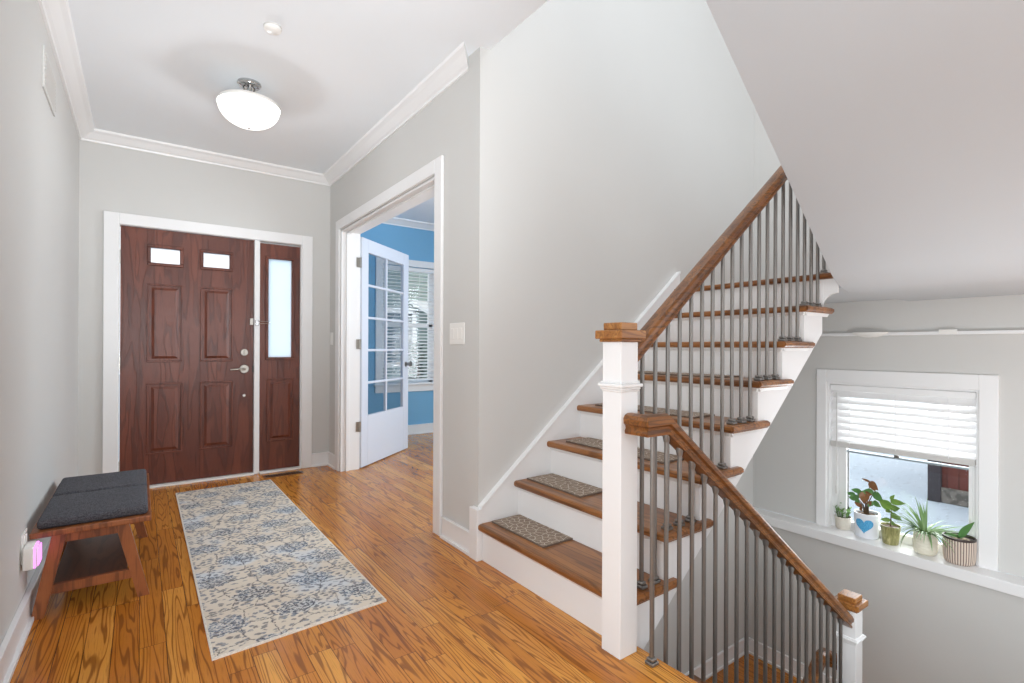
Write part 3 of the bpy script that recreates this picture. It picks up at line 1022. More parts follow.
# curved bracket between stringer and landing
s = MB()
BRX = 3.13
pts = [(BRX, YF + 0.01, RISE * 7), (BRX, YF + 0.01, z8 - 0.034), (BRX, 1.224, z8 - 0.034), (BRX, 1.224, 1.442)]
for q in range(1, 9):
    a = PI / 2 * q / 8
    pts.append((BRX, 1.224 + 0.082 * math.sin(a), 1.442 - 0.080 * (1 - math.cos(a))))
s.prism(pts, (0.018, 0, 0))
struct(s, 'trim_14', M_TRIM, 'white curved bracket between the top stair and the landing', 'trim')
# skirt board against the wall
sk = lambda x: 0.262 + RISE / RUN * (x - 1.451)
s = MB()
s.prism([(1.463, YK, 0), (1.463, YK, sk(1.463)), (3.17, YK, sk(3.17)), (3.17, YK, 1.1), (1.8, YK, 0)], (0, YS - YK - 0.001, 0))
s.box(1.433, 1.4645, YK - 0.004, 2.352, 0, 0.272, 0.002)
s.prism([(1.46, YK - 0.006, sk(1.46)), (3.17, YK - 0.006, sk(3.17)), (3.17, YK - 0.006, sk(3.17) + 0.014), (1.46, YK - 0.006, sk(1.46) + 0.014)], (0, YS - YK + 0.006, 0))
s.build('skirt_board', M_TRIM, st)

# mats on the treads
for k in range(1, 6):
    x, z = nx(k) + 0.078, RISE * k
    g = thing('stair_mat', (x + 0.1, 2.03, z), ('leaf patterned taupe mat on the lowest stair tread', 'leaf patterned taupe mat on the second stair tread',
              'leaf patterned taupe mat on the third stair tread, partly behind the newel post', 'leaf patterned taupe mat on the fourth stair tread behind balusters',
              'leaf patterned taupe mat on the fifth stair tread, just below eye level')[k - 1], 'stair mat', 'taupe mats on the stair treads')
    y0, y1 = (1.83, 2.262) if k <= 2 else (1.52, 2.2)
    MB().box(x + 0.004, x + 0.188, y0 + 0.004, y1 - 0.004, z, z + 0.008, 0.001).build('mat_face', M_MAT, g)
    q = MB()
    for a, b_, c_, d_ in ((x, x + 0.004, y0, y1), (x + 0.188, x + 0.192, y0, y1), (x + 0.004, x + 0.188, y0, y0 + 0.004), (x + 0.004, x + 0.188, y1 - 0.004, y1)):
        q.box(a, b_, c_, d_, z, z + 0.0075)
    q.build('mat_binding', M_MATEDGE, g)

# ------------------------------------------------------------------ newel posts
NH = 0.046


def newel(NX, NY, z0_, drop, label):
    g = thing('newel_post', (NX, NY, z0_), label, 'newel post', 'newel posts')
    zt_ = z0_ - drop
    MB().box(NX - NH, NX + NH, NY - NH, NY + NH, z0_, zt_ + 1.152, 0.002).build('post', M_TRIM, g)
    q = MB()
    for e, z0, z1 in ((0.004, 0.968, 0.976), (0.008, 0.976, 0.985), (0.014, 0.985, 0.998), (0.007, 0.998, 1.005)):
        q.box(NX - NH - e, NX + NH + e, NY - NH - e, NY + NH + e, zt_ + z0, zt_ + z1, 0.003)
    q.build('band_moulding', M_TRIM, g)
    q = MB()
    for e, z0, z1 in ((0.010, 1.152, 1.163), (0.021, 1.163, 1.195), (-0.001, 1.195, 1.223)):
        q.box(NX - NH - e, NX + NH + e, NY - NH - e, NY + NH + e, zt_ + z0, zt_ + z1, 0.003)
    q.build('cap', M_CAP, g)
    return g


NX, NY = 1.450, 1.302
newel(NX, NY, 0, 0, 'tall white newel post with square oak cap at the foot of the stairs')
newel(3.19, 1.180, LAND, 0.035, 'white newel post with oak cap at the bottom of the descending rail')

# ------------------------------------------------------------------ railings
RP = [(-0.024, 0), (0.024, 0), (0.026, 0.010), (0.021, 0.020), (0.023, 0.030), (0.032, 0.038), (0.033, 0.056), (0.026, 0.068), (0.012, 0.074), (-0.012, 0.074), (-0.026, 0.068), (-0.033, 0.056), (-0.032, 0.038), (-0.023, 0.030), (-0.021, 0.020), (-0.026, 0.010)]
BR = 0.0088


def baluster(parent, x, y, z0, z1, shoe=True, collar=False):
    b = MB().tube([(x, y, z0 + 0.004), (x, y, z1 + 0.012)], BR, 10).build('baluster', M_STEEL, parent, True)
    if shoe:
        q = MB()
        q.box(x - 0.0185, x + 0.0185, y - 0.0185, y + 0.0185, z0, z0 + 0.013, 0.003)
        q.box(x - 0.0145, x + 0.0145, y - 0.0145, y + 0.0145, z0 + 0.013, z0 + 0.026, 0.004)
        q.build('shoe', M_STEEL, b)
    if collar:
        q = MB().tube([(x, y, z1 - 0.022), (x, y, z1 - 0.006), (x, y, z1 + 0.01)], [0.0105, 0.014, 0.014], 10)
        q.build('collar', M_STEEL, b, True)
    return b


BY = 1.308
rl = thing('stair_railing', (1.5, BY, 0), 'upper stair railing with oak handrail and grey metal balusters rising to the right', 'railing', 'stair railings')
r1z = lambda x: 1.072 + 0.80 * (x - 1.524)
MB().sweep([(NX + NH, BY, r1z(NX + NH)), (3.3, BY, r1z(3.3))], [(a, c_ * 1.0) for a, c_ in RP]).build('handrail', M_RAILX, rl, True, 30)
for j in range(0, 21):
    x = 1.583 + j * RUN / 3
    k = int((x - NOSE1) / RUN) + 1
    baluster(rl, x, BY, RISE * min(k, 8), r1z(x))

RY, DR, DRISE = 1.175, 0.2367, 0.1775
rl = thing('stair_railing', (1.5, RY, 0), 'lower stair railing with oak handrail and metal balusters descending to the right', 'railing', 'stair railings')
r2z = lambda x: 0.818 if x < 1.545 else 0.818 - 0.76 * (x - 1.545)
MB().sweep([(1.450, NY - NH, 0.818), (1.450, RY, 0.818), (1.545, RY, 0.818), (3.145, RY, r2z(3.145))], RP).build('handrail', M_RAILX, rl, True, 30)
baluster(rl, 1.480, RY, 0, 0.818, True, False)
for j in range(1, 21):
    x = 1.480 + j * DR / 3
    if x > 3.14:
        break
    k = int((x - 1.53) / DR) + 1
    baluster(rl, x, RY, -DRISE * k, r2z(x), True, True)

rl = thing('stair_railing', (3.21, 1.31, LAND), 'oak handrail dropping away behind the lower newel post', 'railing', 'stair railings')
r3 = -0.675
MB().sweep([(3.19, 1.226, r3), (3.19, BY, r3), (3.13, BY, r3), (1.75, BY, r3 - 0.743 * 1.38)], RP).build('handrail', M_RAILX, rl, True, 30)
for j in range(0, 12):
    x = 3.12 - j * DR / 2
    k = int((3.2 - x) / DR) + 1
    baluster(rl, x, BY, LAND - DRISE * k, r3 - 0.743 * max(0, 3.13 - x), True)

# stairs going down to the half landing, and on down under the upper flight
dn = thing('staircase', (1.53, 0.7, LAND), 'lower staircase going down to the half landing below the window', 'staircase')
for k in range(1, 8):
    x, z = 1.53 + DR * (k - 1), -DRISE * k
    MB().prism([(x + a * (DR / RUN), 0.16, z + c_) for a, c_ in TP], (0, 1.07, 0)).build('tread', M_TREAD, dn)
    MB().box(x + 0.0, x + 0.018, 0.16, 1.22, z, z + DRISE - 0.034).build('riser', M_TRIM, dn)
MB().box(3.2, 3.22, 0.16, 1.13, LAND - 0.2, LAND - 0.001).build('riser', M_TRIM, dn)
s = MB()
pr = [(1.535, -0.03)]
for k in range(1, 8):
    pr += [(1.53 + DR * (k - 1), -DRISE * k - 0.034), (1.53 + DR * k, -DRISE * k - 0.034)]
pr += [(3.2, LAND - 0.15), (3.0, LAND - 0.15), (1.535, -0.5)]
s.prism([(a, 1.215, c_) for a, c_ in pr], (0, 0.02, 0))
s.build('stringer', M_TRIM, dn)
dn = thing('staircase', (3.2, 1.8, LAND), 'lowest stairs turning back under the upper flight', 'staircase')
for k in range(1, 8):
    x, z = 3.2 - DR * (k - 1), LAND - DRISE * k
    MB().prism([(x + 0.03 - a * (DR / RUN), 1.29, z + c_) for a, c_ in TP], (0, 0.98, 0)).build('tread', M_TREAD, dn)
    MB().box(x - 0.018, x, 1.29, 2.27, z, z + DRISE - 0.034).build('riser', M_TRIM, dn)

# ------------------------------------------------------------------ bench with its cushion
bn = thing('bench', (-0.16, 3.29, 0), 'low red brown wooden bench with splayed legs against the left wall', 'bench')
bz = 0.341
MB().box(-0.362, 0.042, 2.815, 3.765, bz, bz + 0.024, 0.004, 2).build('seat', M_BENCH, bn)


def bench_leg(y0, y1, side):
    q = MB()
    if side < 0:
        a = [(-0.362, 0.0), (-0.319, 0.0), (-0.248, bz), (-0.296, bz)]
    else:
        a = [(0.036, 0.0), (-0.006, 0.0), (-0.088, bz), (-0.040, bz)]
    q.prism([(x, y0, z) for x, z in a], (0, y1 - y0, 0))
    q.build('leg', M_BENCH, bn)


for y0, y1 in ((2.842, 2.882), (3.700, 3.740)):
    bench_leg(y0, y1, -1)
    bench_leg(y0, y1, 1)
for y0 in (2.850, 3.708):
    MB().box(-0.262, -0.078, y0, y0 + 0.024, bz - 0.042, bz, 0.002).build('apron', M_BENCH, bn)
    MB().box(-0.303, -0.028, y0, y0 + 0.024, 0.088, 0.128, 0.002).build('shelf_rail', M_BENCH, bn)
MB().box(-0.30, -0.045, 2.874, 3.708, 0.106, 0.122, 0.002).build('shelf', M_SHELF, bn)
cu = thing('bench_cushion', (-0.157, 3.29, bz + 0.024), 'charcoal woven cushion in two pads on the low wooden bench', 'cushion')
cz = bz + 0.024
for y0, y1 in ((2.845, 3.284), (3.308, 3.705)):
    MB().box(-0.345, 0.030, y0, y1, cz, cz + 0.042, 0.016, 4).build('pad', M_CUSH, cu, True, 60)

# ------------------------------------------------------------------ rug
rg = thing('runner_rug', (0.551, 3.38, 0), 'cream runner rug with blue grey floral pattern before the front door', 'rug')
ra = ((0.219, 4.648), (0.889, 4.665), (0.886, 2.152), (0.211, 2.109))
rb = MB()
ins = [(0.227, 4.640), (0.881, 4.657), (0.878, 2.160), (0.219, 2.117)]
rb.prism([(x, y, 0.0) for x, y in ins], (0, 0, 0.0085))
rb.build('rug_pile', M_RUG, rg)
rb = MB()
for i in range(4):
    j = (i + 1) % 4
    rb.prism([(*ra[i], 0), (*ra[j], 0), (*ins[j], 0), (*ins[i], 0)], (0, 0, 0.0075))
rb.build('rug_binding', M_RUGEDGE, rg)

# ------------------------------------------------------------------ floor register
rgx = thing('floor_register', (0.98, 4.80, 0), 'slim brown floor register in the oak floor before the sidelight', 'floor register')
MB().box(0.86, 1.18, 4.755, 4.855, 0, 0.004, 0.001).build('frame', M_TREAD, rgx)
q = MB()
for k in range(14):
    x = 0.876 + k * 0.0208
    q.box(x, x + 0.012, 4.77, 4.84, 0.0035, 0.0055)
q.build('slots', M_BLACK, rgx)

# ------------------------------------------------------------------ ceiling light
LX, LY = 0.531, 3.472
cl = thing('ceiling_light', (LX, LY, ZC), 'lit semi flush ceiling light with frosted bowl above the rug', 'ceiling light')
MB().lathe([(0, 0), (0.066, 0), (0.066, -0.010), (0.060, -0.014), (0.058, -0.02), (0.044, -0.024), (0, -0.024)], (LX, LY, ZC), 36).build('canopy', M_CHROME, cl, True)
q = MB()
for a in (0.5, 2.6, 4.7):
    q.tube([(LX + 0.04 * math.cos(a), LY + 0.04 * math.sin(a), ZC - 0.022), (LX + 0.02 * math.cos(a), LY + 0.02 * math.sin(a), ZC - 0.06), (LX + 0.06 * math.cos(a), LY + 0.06 * math.sin(a), ZC - 0.105)], 0.006, 8)
q.lathe([(0, -0.024), (0.014, -0.03), (0.014, -0.1), (0, -0.1)], (LX, LY, ZC), 16)
q.build('stem', M_CHROME, cl, True)
MB().lathe([(0, -0.100), (0.13, -0.104), (0.168, -0.122), (0.176, -0.132), (0.176, -0.146), (0.172, -0.146), (0.168, -0.128), (0.12, -0.112), (0, -0.108)], (LX, LY, ZC), 56).build('rim', M_PLASTIC, cl, True)
prof = [(0.172, -0.142)]
for k in range(1, 13):
    a = PI / 2 * k / 12
    prof.append((0.172 * math.cos(a), -0.142 - 0.128 * math.sin(a)))
prof[-1] = (0, -0.270)
MB().lathe(prof, (LX, LY, ZC), 56).build('glass_bowl', lamp_glass('lit_frosted_bowl', 2.3), cl, True, 180)
MB().lathe([(0, -0.269), (0.008, -0.271), (0.008, -0.279), (0, -0.283)], (LX, LY, ZC), 12).build('finial', M_CHROME, cl, True)
pl = bpy.data.lights.new('bulb', 'POINT')
pl.energy = 13
pl.color = (0.95, 0.97, 1.0)
pl.shadow_soft_size = 0.035
po = bpy.data.objects.new('bulb', pl)
po.location = (0, 0, -0.222)
po.parent = cl
COL.objects.link(po)

sd = thing('smoke_detector', (0.531, 2.79, ZC), 'small round white smoke detector on the ceiling near the lamp', 'smoke detector')
MB().lathe([(0, 0), (0.043, 0), (0.043, -0.007), (0, -0.007)], (0.531, 2.79, ZC), 36).build('base', M_SLATGREY, sd, True)
MB().lathe([(0.041, -0.007), (0.040, -0.016), (0.030, -0.024), (0, -0.026)], (0.531, 2.79, ZC), 36).build('cover', M_PLASTIC, sd, True)

# ------------------------------------------------------------------ wall plates and fittings
vg = thing('wall_vent', (XL, 3.39, 2.33), 'white air vent grille high on the left hall wall', 'vent')
MB().box(XL, XL + 0.008, 3.195, 3.585, 2.332, 2.527, 0.002).build('plate', M_WALL, vg)
q = MB()
for k in range(9):
    z = 2.35 + k * 0.018
    q.prism([(XL + 0.008, 3.215, z), (XL + 0.013, 3.215, z + 0.004), (XL + 0.008, 3.215, z + 0.012)], (0, 0.35, 0))
q.build('louvres', M_WALL, vg)

lw = thing('light_switch', (XR, 2.535, 1.14), 'white three gang switch plate left of the stairs', 'light switch')
MB().box(XR - 0.006, XR, 2.452, 2.618, 1.145, 1.268, 0.003, 2).build('plate', M_PLASTIC, lw)
for y in (2.489, 2.535, 2.581):
    MB().box(XR - 0.009, XR - 0.006, y - 0.016, y + 0.016, 1.175, 1.238, 0.0015).build('rocker', M_PLASTIC, lw)
lw = thing('light_switch', (XR, 4.895, 1.14), 'small white switch plate in the corner right of the front door', 'light switch')
MB().box(XR - 0.006, XR, 4.86, 4.935, 1.145, 1.262, 0.003, 2).build('plate', M_PLASTIC, lw)
MB().box(XR - 0.010, XR - 0.006, 4.885, 4.915, 1.175, 1.235, 0.0015).build('rocker', M_PLASTIC, lw)

ou = thing('wall_outlet', (XL, 2.79, 0.27), 'white outlet plate on the left wall behind the night light', 'outlet')
MB().box(XL, XL + 0.005, 2.735, 2.85, 0.27, 0.385, 0.002).build('plate', M_PLASTIC, ou)
q = MB()
for z in (0.30, 0.355):
    q.box(XL + 0.005, XL + 0.007, 2.772, 2.812, z - 0.017, z + 0.017, 0.004)
q.build('sockets', M_PLASTIC, ou)
nl = thing('night_light', (XL + 0.02, 2.77, 0.25), 'white plug in night light glowing pink beside the bench', 'night light')
q = MB()
q.box(XL + 0.007, XL + 0.040, 2.715, 2.815, 0.25, 0.338, 0.006, 3)
q.build('body', M_PLASTIC, nl, True, 60)
MB().box(XL + 0.045, XL + 0.050, 2.720, 2.808, 0.256, 0.332, 0.002, 2).build('cover', M_PLASTIC, nl, True, 60)
tg = NT('pink_night_light_lens')
tg.col(srgb(225, 130, 240))
tg.b.inputs['Emission Color'].default_value = (0.9, 0.2, 0.85, 1)
tg.b.inputs['Emission Strength'].default_value = 2.0
MB().box(XL + 0.040, XL + 0.045, 2.720, 2.810, 0.254, 0.334).box(XL + 0.050, XL + 0.054, 2.726, 2.804, 0.26, 0.328, 0.002, 2).build('lens', tg.m, nl)

# ------------------------------------------------------------------ potted plants on the ledge


def pot_mesh(c, rb_, rt, h, th=0.005, seg=36, lip=0.0):
    q = MB()
    prof = [(0, 0), (rb_ * 0.94, 0), (rb_, 0.004)]
    for k in range(1, 6):
        f_ = k / 5
        prof.append((rb_ + (rt - rb_) * f_, 0.004 + (h - 0.004) * f_))
    if lip:
        prof = prof[:-1] + [(rt, h - lip * 3), (rt + lip, h - lip * 2.5), (rt + lip, h)]
        rt = rt + lip
    prof += [(rt - th, h), (rt - th - 0.002, h * 0.72), (0, h * 0.70)]
    return q.lathe(prof, c, seg)


def soil(c, r, z, parent):
    MB().lathe([(0, 0.004), (r * 0.5, 0.005), (r, 0)], (c[0], c[1], c[2] + z), 24).build('soil', M_SOIL, parent, True)


M_LEAF1 = leaf_mat('succulent_green', srgb(120, 158, 82), srgb(82, 120, 60))
M_LEAF2 = leaf_mat('green_leaf', srgb(104, 150, 82), srgb(66, 112, 62))
M_RUST = leaf_mat('rusty_dry_leaf', srgb(150, 108, 62), srgb(112, 66, 46))
M_LEAF3 = leaf_mat('yellow_green_leaf', srgb(142, 170, 84), srgb(84, 128, 58), 40)
M_LEAF4 = leaf_mat('spider_plant_green', srgb(138, 166, 104), srgb(84, 124, 72), 14)
M_STEM = leaf_mat('brown_stem', srgb(98, 78, 52), srgb(72, 54, 40))

PC = [(4.288, 1.633), (4.252, 1.466), (4.228, 1.314), (4.212, 1.115), (4.215, 0.942)]
# small cream pot of succulents
c = (*PC[0], LEDGE)
t = NT('cream_pot'); t.col(t.mix(t.noise(t.obj(), 50, 3), srgb(226, 220, 208), srgb(206, 198, 184))).rough(0.55)
g = thing('potted_succulent', c, 'small cream pot of upright succulents, leftmost on the window ledge', 'potted plant', 'potted plants on the window ledge')
pot_mesh(c, 0.046, 0.054, 0.092, lip=0.003).build('pot', t.m, g, True)
soil(c, 0.049, 0.078, g)
q = MB()
random.seed(3)
for k in range(9):
    a = k * 2.4
    r = 0.008 + 0.028 * random.random()
    bx, by = c[0] + r * math.cos(a), c[1] + r * math.sin(a)
    hgt = 0.05 + 0.055 * random.random()
    tip = Vector((bx + 0.018 * math.cos(a), by + 0.018 * math.sin(a), c[2] + 0.08 + hgt))
    q.tube([(bx, by, c[2] + 0.078), ((bx + tip.x) / 2, (by + tip.y) / 2, c[2] + 0.08 + hgt / 2), tip], [0.0035, 0.003, 0.002], 6)
    for j in range(5):
        f_ = 0.3 + 0.17 * j
        p = Vector((bx, by, c[2] + 0.078)).lerp(tip, f_)
        aa = a + j * 2.2
        q.leaf(p, (math.cos(aa), math.sin(aa), 0.9), (0, 0, 1), 0.030, 0.016, 0.2, 4, 0.8)
q.build('foliage', M_LEAF1, g, True, 180)

# white pot with blue heart, rusty broad-leaved plant
c = (*PC[1], LEDGE)
g = thing('potted_kalanchoe', c, 'white pot with a blue heart and a rusty broad leaved plant', 'potted plant', 'potted plants on the window ledge')
t = NT('white_glazed_pot'); t.col(t.mix(t.noise(t.obj(), 25, 2), srgb(238, 240, 244), srgb(224, 228, 236))).rough(0.25)
R2, H2 = 0.078, 0.172
pot_mesh(c, 0.074, R2, H2).build('pot', t.m, g, True)
t = NT('blue_heart_print'); t.col(t.mix(t.smooth(t.noise(t.obj(), 120, 3), 0.45, 0.6), srgb(70, 156, 208), srgb(98, 180, 222))).rough(0.4)
# the heart is wrapped on the pot's front side, towards the hall
hm = MB()
fa = math.atan2(-c[1], -c[0]) - 0.22
pts = []
for k in range(48):
    tt = 2 * PI * k / 48
    hx = 16 * math.sin(tt) ** 3
    hz = 13 * math.cos(tt) - 5 * math.cos(2 * tt) - 2 * math.cos(3 * tt) - math.cos(4 * tt)
    pts.append((hx / 17 * 0.062, hz / 17 * 0.060))


def on_pot(u_, v_, off=0.0012):
    r = 0.074 + (R2 - 0.074) * ((v_ + 0.094) / H2) + off
    a = fa + u_ / r
    return Vector((c[0] + r * math.cos(a), c[1] + r * math.sin(a), c[2] + 0.094 + v_))


rings = []
for f_ in (1.0, 0.75, 0.5, 0.25):
    rings.append([hm.bm.verts.new(on_pot(u_ * f_, v_ * f_)) for u_, v_ in pts])
ctr = hm.bm.verts.new(on_pot(0, 0))
for a, b_ in zip(rings, rings[1:]):
    for k in range(48):
        j = (k + 1) % 48
        hm.bm.faces.new((a[k], a[j], b_[j], b_[k]))
for k in range(48):
    hm.bm.faces.new((rings[-1][k], rings[-1][(k + 1) % 48], ctr))
hp = hm.build('heart_print', t.m, g, True, 180)
soil(c, 0.071, 0.155, g)
sv = Vector((math.sin(YAW + 0.55), math.cos(YAW + 0.55), 0))
lat = Vector((0, -1, 0))                                        # along the ledge, to the right in the photo
tow = Vector((-1, 0, 0))                                        # out from the window into the hall
stems = MB()
lg, lr = MB(), MB()
base = Vector((c[0], c[1], c[2] + 0.16))
branches = [(-0.055, 0.095, 0.02), (-0.035, 0.150, 0.0), (-0.005, 0.150, 0.02), (0.02, 0.235, 0.0), (0.045, 0.165, 0.01), (-0.02, 0.055, 0.04), (0.02, 0.075, 0.04), (-0.065, 0.125, 0.03), (0.05, 0.105, 0.03)]
tips = []
for a, h, o_ in branches:
    tip = base + lat * a + tow * o_ + Vector((0, 0, h))
    mid = base.lerp(tip, 0.5) + lat * (-a * 0.25)
    stems.tube([base + lat * a * 0.25, mid, tip], [0.0045, 0.0038, 0.0025], 7)
    tips.append(tip)
stems.build('stem', M_STEM, g, True)


def broad(mb, p, dl, dz, dt, length, width, droop=0.35):
    mb.leaf(p, lat * dl + tow * dt + Vector((0, 0, dz)), tow, length, width, droop, 7, 0.8, 0.25)


for i, (p, items) in enumerate(zip(tips, (
        [(-1, 0.3, 0.2, 0.055, 0.036), (0.4, -0.6, 0.5, 0.05, 0.034)],
        [(-1, 0.25, 0.1, 0.065, 0.036), (0.9, -0.2, 0.3, 0.06, 0.04), (-0.3, -0.9, 0.3, 0.05, 0.034)],
        [(0.9, 0.2, 0.2, 0.05, 0.034), (-0.6, -0.5, 0.4, 0.05, 0.034)],
        [(-1, 0.45, 0.1, 0.055, 0.016), (0.9, -0.55, 0.3, 0.075, 0.05)],
        [(0.9, -0.35, 0.25, 0.075, 0.05), (-0.9, 0.1, 0.2, 0.07, 0.05), (1.0, -1.0, 0.1, 0.07, 0.042)],
        [(-0.7, 0.6, 0.3, 0.05, 0.03), (0.3, -0.3, 0.8, 0.05, 0.03)],
        [(0.5, 0.8, 0.3, 0.05, 0.03)],
        [(-0.8, 0.3, 0.2, 0.05, 0.036), (0.6, -0.5, 0.4, 0.055, 0.036)],
        [(0.9, -0.2, 0.3, 0.06, 0.04), (-0.5, -0.6, 0.4, 0.05, 0.034)]))):
    for j, (dl, dz, dt, ln, wd) in enumerate(items):
        broad(lr if (i in (3, 5, 6) or (i == 2)) else lg, p, dl, dz, dt, ln, wd)
lr.leaf(tips[2] + Vector((0, 0, 0.01)), (-0.2, 0, -1), tow, 0.085, 0.066, 0.1, 7, 0.75, 0.2)
lr.leaf(tips[3], lat * 0.5 + Vector((0, 0, -0.9)), tow, 0.07, 0.042, 0.1, 7, 0.75, 0.2)
lg.build('foliage', M_LEAF2, g, True, 180)
tag_rust = lr.build('dry_foliage', M_RUST, g, True, 180)
tag_rust['label'] = 'rust brown leaves'

# green ribbed pot with a young leafy plant
c = (*PC[2], LEDGE)
g = thing('potted_rubber_plant', c, 'green glazed pot with a young yellow green leafy plant', 'potted plant', 'potted plants on the window ledge')
t = NT('green_streaked_pot')
x, y, z = t.sep(t.obj())
stk = t.noise(t.xyz(t.math('MULTIPLY', x, 60), t.math('MULTIPLY', y, 60), t.math('MULTIPLY', z, 14)), 1.0, 3, 0.6, 1.0)
t.col(t.ramp(stk, [(0.3, srgb(116, 114, 68)), (0.55, srgb(160, 156, 104)), (0.75, srgb(204, 194, 148))])).rough(0.3)
pot_mesh(c, 0.046, 0.060, 0.128, lip=0.002).build('pot', t.m, g, True)
soil(c, 0.054, 0.115, g)
base = Vector((c[0], c[1], c[2] + 0.115))
stems = MB().tube([base, base + Vector((0, 0, 0.1)) + lat * 0.004, base + Vector((0, 0, 0.20)) + lat * 0.002], [0.004, 0.0035, 0.002], 7)
stems.build('stem', M_STEM, g, True)
lg = MB()
for hgt, dl, dz, dt, ln, wd in ((0.175, 1, 0.25, 0.2, 0.095, 0.042), (0.19, 0.5, 0.9, 0.2, 0.05, 0.022), (0.15, -0.9, 0.55, 0.3, 0.07, 0.045), (0.12, -0.8, 0.9, 0.4, 0.085, 0.05),
                                (0.13, 0.8, 0.4, 0.4, 0.075, 0.05), (0.09, 1, -0.1, 0.4, 0.085, 0.04), (0.075, 0.9, 0.2, -0.2, 0.06, 0.036), (0.045, -0.9, 0.1, 0.4, 0.06, 0.032), (0.035, 0.7, 0.1, 0.6, 0.055, 0.03), (0.1, -0.2, 0.6, 0.8, 0.06, 0.036)):
    broad(lg, base + Vector((0, 0, hgt)), dl, dz, dt, ln, wd, 0.3)
lg.build('foliage', M_LEAF3, g, True, 180)

# spider plant in a cream pot
c = (*PC[3], LEDGE)
g = thing('potted_spider_plant', c, 'spider plant with long arching leaves in an ivory round bottomed pot', 'potted plant', 'potted plants on the window ledge')
t = NT('ivory_ribbed_pot')
x, y, z = t.sep(t.obj())
wv = t.math('SINE', t.math('ADD', t.math('MULTIPLY', z, 330), t.math('MULTIPLY', t.noise(t.obj(), 18, 2), 9)))
t.col(t.mix(t.noise(t.obj(), 40, 2), srgb(236, 232, 216), srgb(220, 214, 194))).rough(0.4)
t.bump(wv, 0.35, 0.003)
q = MB().lathe([(0, 0), (0.046, 0), (0.058, 0.008), (0.066, 0.03), (0.067, 0.09), (0.063, 0.13), (0.062, 0.142), (0.057, 0.142), (0.056, 0.12), (0, 0.118)], c, 40)
q.build('pot', t.m, g, True)
soil(c, 0.056, 0.124, g)
q = MB()
random.seed(11)
base = Vector((c[0], c[1], c[2] + 0.125))
for k in range(84):
    a = k * 2.39996
    el = 0.25 + 0.95 * ((k * 0.618) % 1.0)
    d = Vector((math.cos(a) * math.cos(el), math.sin(a) * math.cos(el), math.sin(el)))
    if d.x > 0.35:
        d.x *= 0.4
    ln = random.uniform(0.15, 0.25)
    q.leaf(base + Vector((math.cos(a), math.sin(a), 0)) * random.uniform(0.004, 0.03), d, (-math.cos(a), -math.sin(a), 1.2), ln, random.uniform(0.008, 0.013), random.uniform(0.4, 1.9), 9, 0.6, 0.4)
for dl, dt, ln, dr in ((-0.55, 0.55, 0.23, 3.6), (-0.8, 0.5, 0.2, 3.2), (0.5, 0.8, 0.17, 3.2), (-1, 0.2, 0.2, 2.4)):
    q.leaf(base, lat * dl + tow * dt + Vector((0, 0, 0.75)), (0.01, 0.01, 1), ln, 0.016, dr, 10, 0.6, 0.4)
q.build('foliage', M_LEAF4, g, True, 180)

# striped oval pot with an orchid leaf
c = (*PC[4], LEDGE)
g = thing('potted_orchid', c, 'wide pot with vertical brown and cream stripes, rightmost on the ledge', 'potted plant', 'potted plants on the window ledge')
t = NT('striped_ribbed_pot')
x, y, z = t.sep(t.obj())
an = t.math('ARCTAN2', y, x)
stp = t.smooth(t.math('SINE', t.math('MULTIPLY', an, 36.0)), -0.55, -0.25)
t.col(t.mix(stp, srgb(112, 92, 84), srgb(216, 200, 186))).rough(0.5)
q = MB()
seg = 144
prof = [(0, 0), (0.066, 0), (0.073, 0.006), (0.078, 0.03), (0.081, 0.10), (0.081, 0.152)]
rings = []
for r, z in prof:
    if r == 0:
        rings.append([q.bm.verts.new(c)])
    else:
        rings.append([q.bm.verts.new((c[0] + (r + (0.0018 * math.sin(2 * PI * k / seg * 36) if z > 0.004 else 0)) * math.cos(2 * PI * k / seg),
                                      c[1] + (r + (0.0018 * math.sin(2 * PI * k / seg * 36) if z > 0.004 else 0)) * math.sin(2 * PI * k / seg), c[2] + z)) for k in range(seg)])
for a, b_ in zip(rings, rings[1:]):
    for k in range(seg):
        j = (k + 1) % seg
        if len(a) == 1:
            q.bm.faces.new((a[0], b_[j], b_[k]))
        else:
            q.bm.faces.new((a[k], a[j], b_[j], b_[k]))
q.build('pot', t.m, g, True, 60)
td = NT('dark_pot_rim'); td.col(srgb(58, 44, 40)).rough(0.5)
MB().lathe([(0.080, 0.150), (0.083, 0.153), (0.083, 0.164), (0.076, 0.166), (0.074, 0.15), (0, 0.146)], c, 48).build('inner_liner', td.m, g, True)
MB().lathe([(0, 0.006), (0.03, 0.008), (0.058, 0.0)], (c[0], c[1], c[2] + 0.148), 20).build('bark_chips', speckle('bark_chips', srgb(196, 180, 156), srgb(96, 74, 56), 70), g, True)
lg = MB()
base = Vector((c[0], c[1], c[2] + 0.152))
lg.leaf(base, lat * 0.5 + tow * 0.1 + Vector((0, 0, 1.15)), tow, 0.15, 0.038, 0.6, 9, 0.9, 0.5)
lg.leaf(base, lat * -0.9 + tow * 0.2 + Vector((0, 0, 0.5)), tow, 0.08, 0.026, 0.9, 7, 0.9, 0.5)
lg.leaf(base, lat * 0.3 + tow * 0.7 + Vector((0, 0, 0.5)), (0, 0, 1), 0.05, 0.022, 0.8, 6, 0.9, 0.5)
lg.build('foliage', M_LEAF2, g, True, 180)

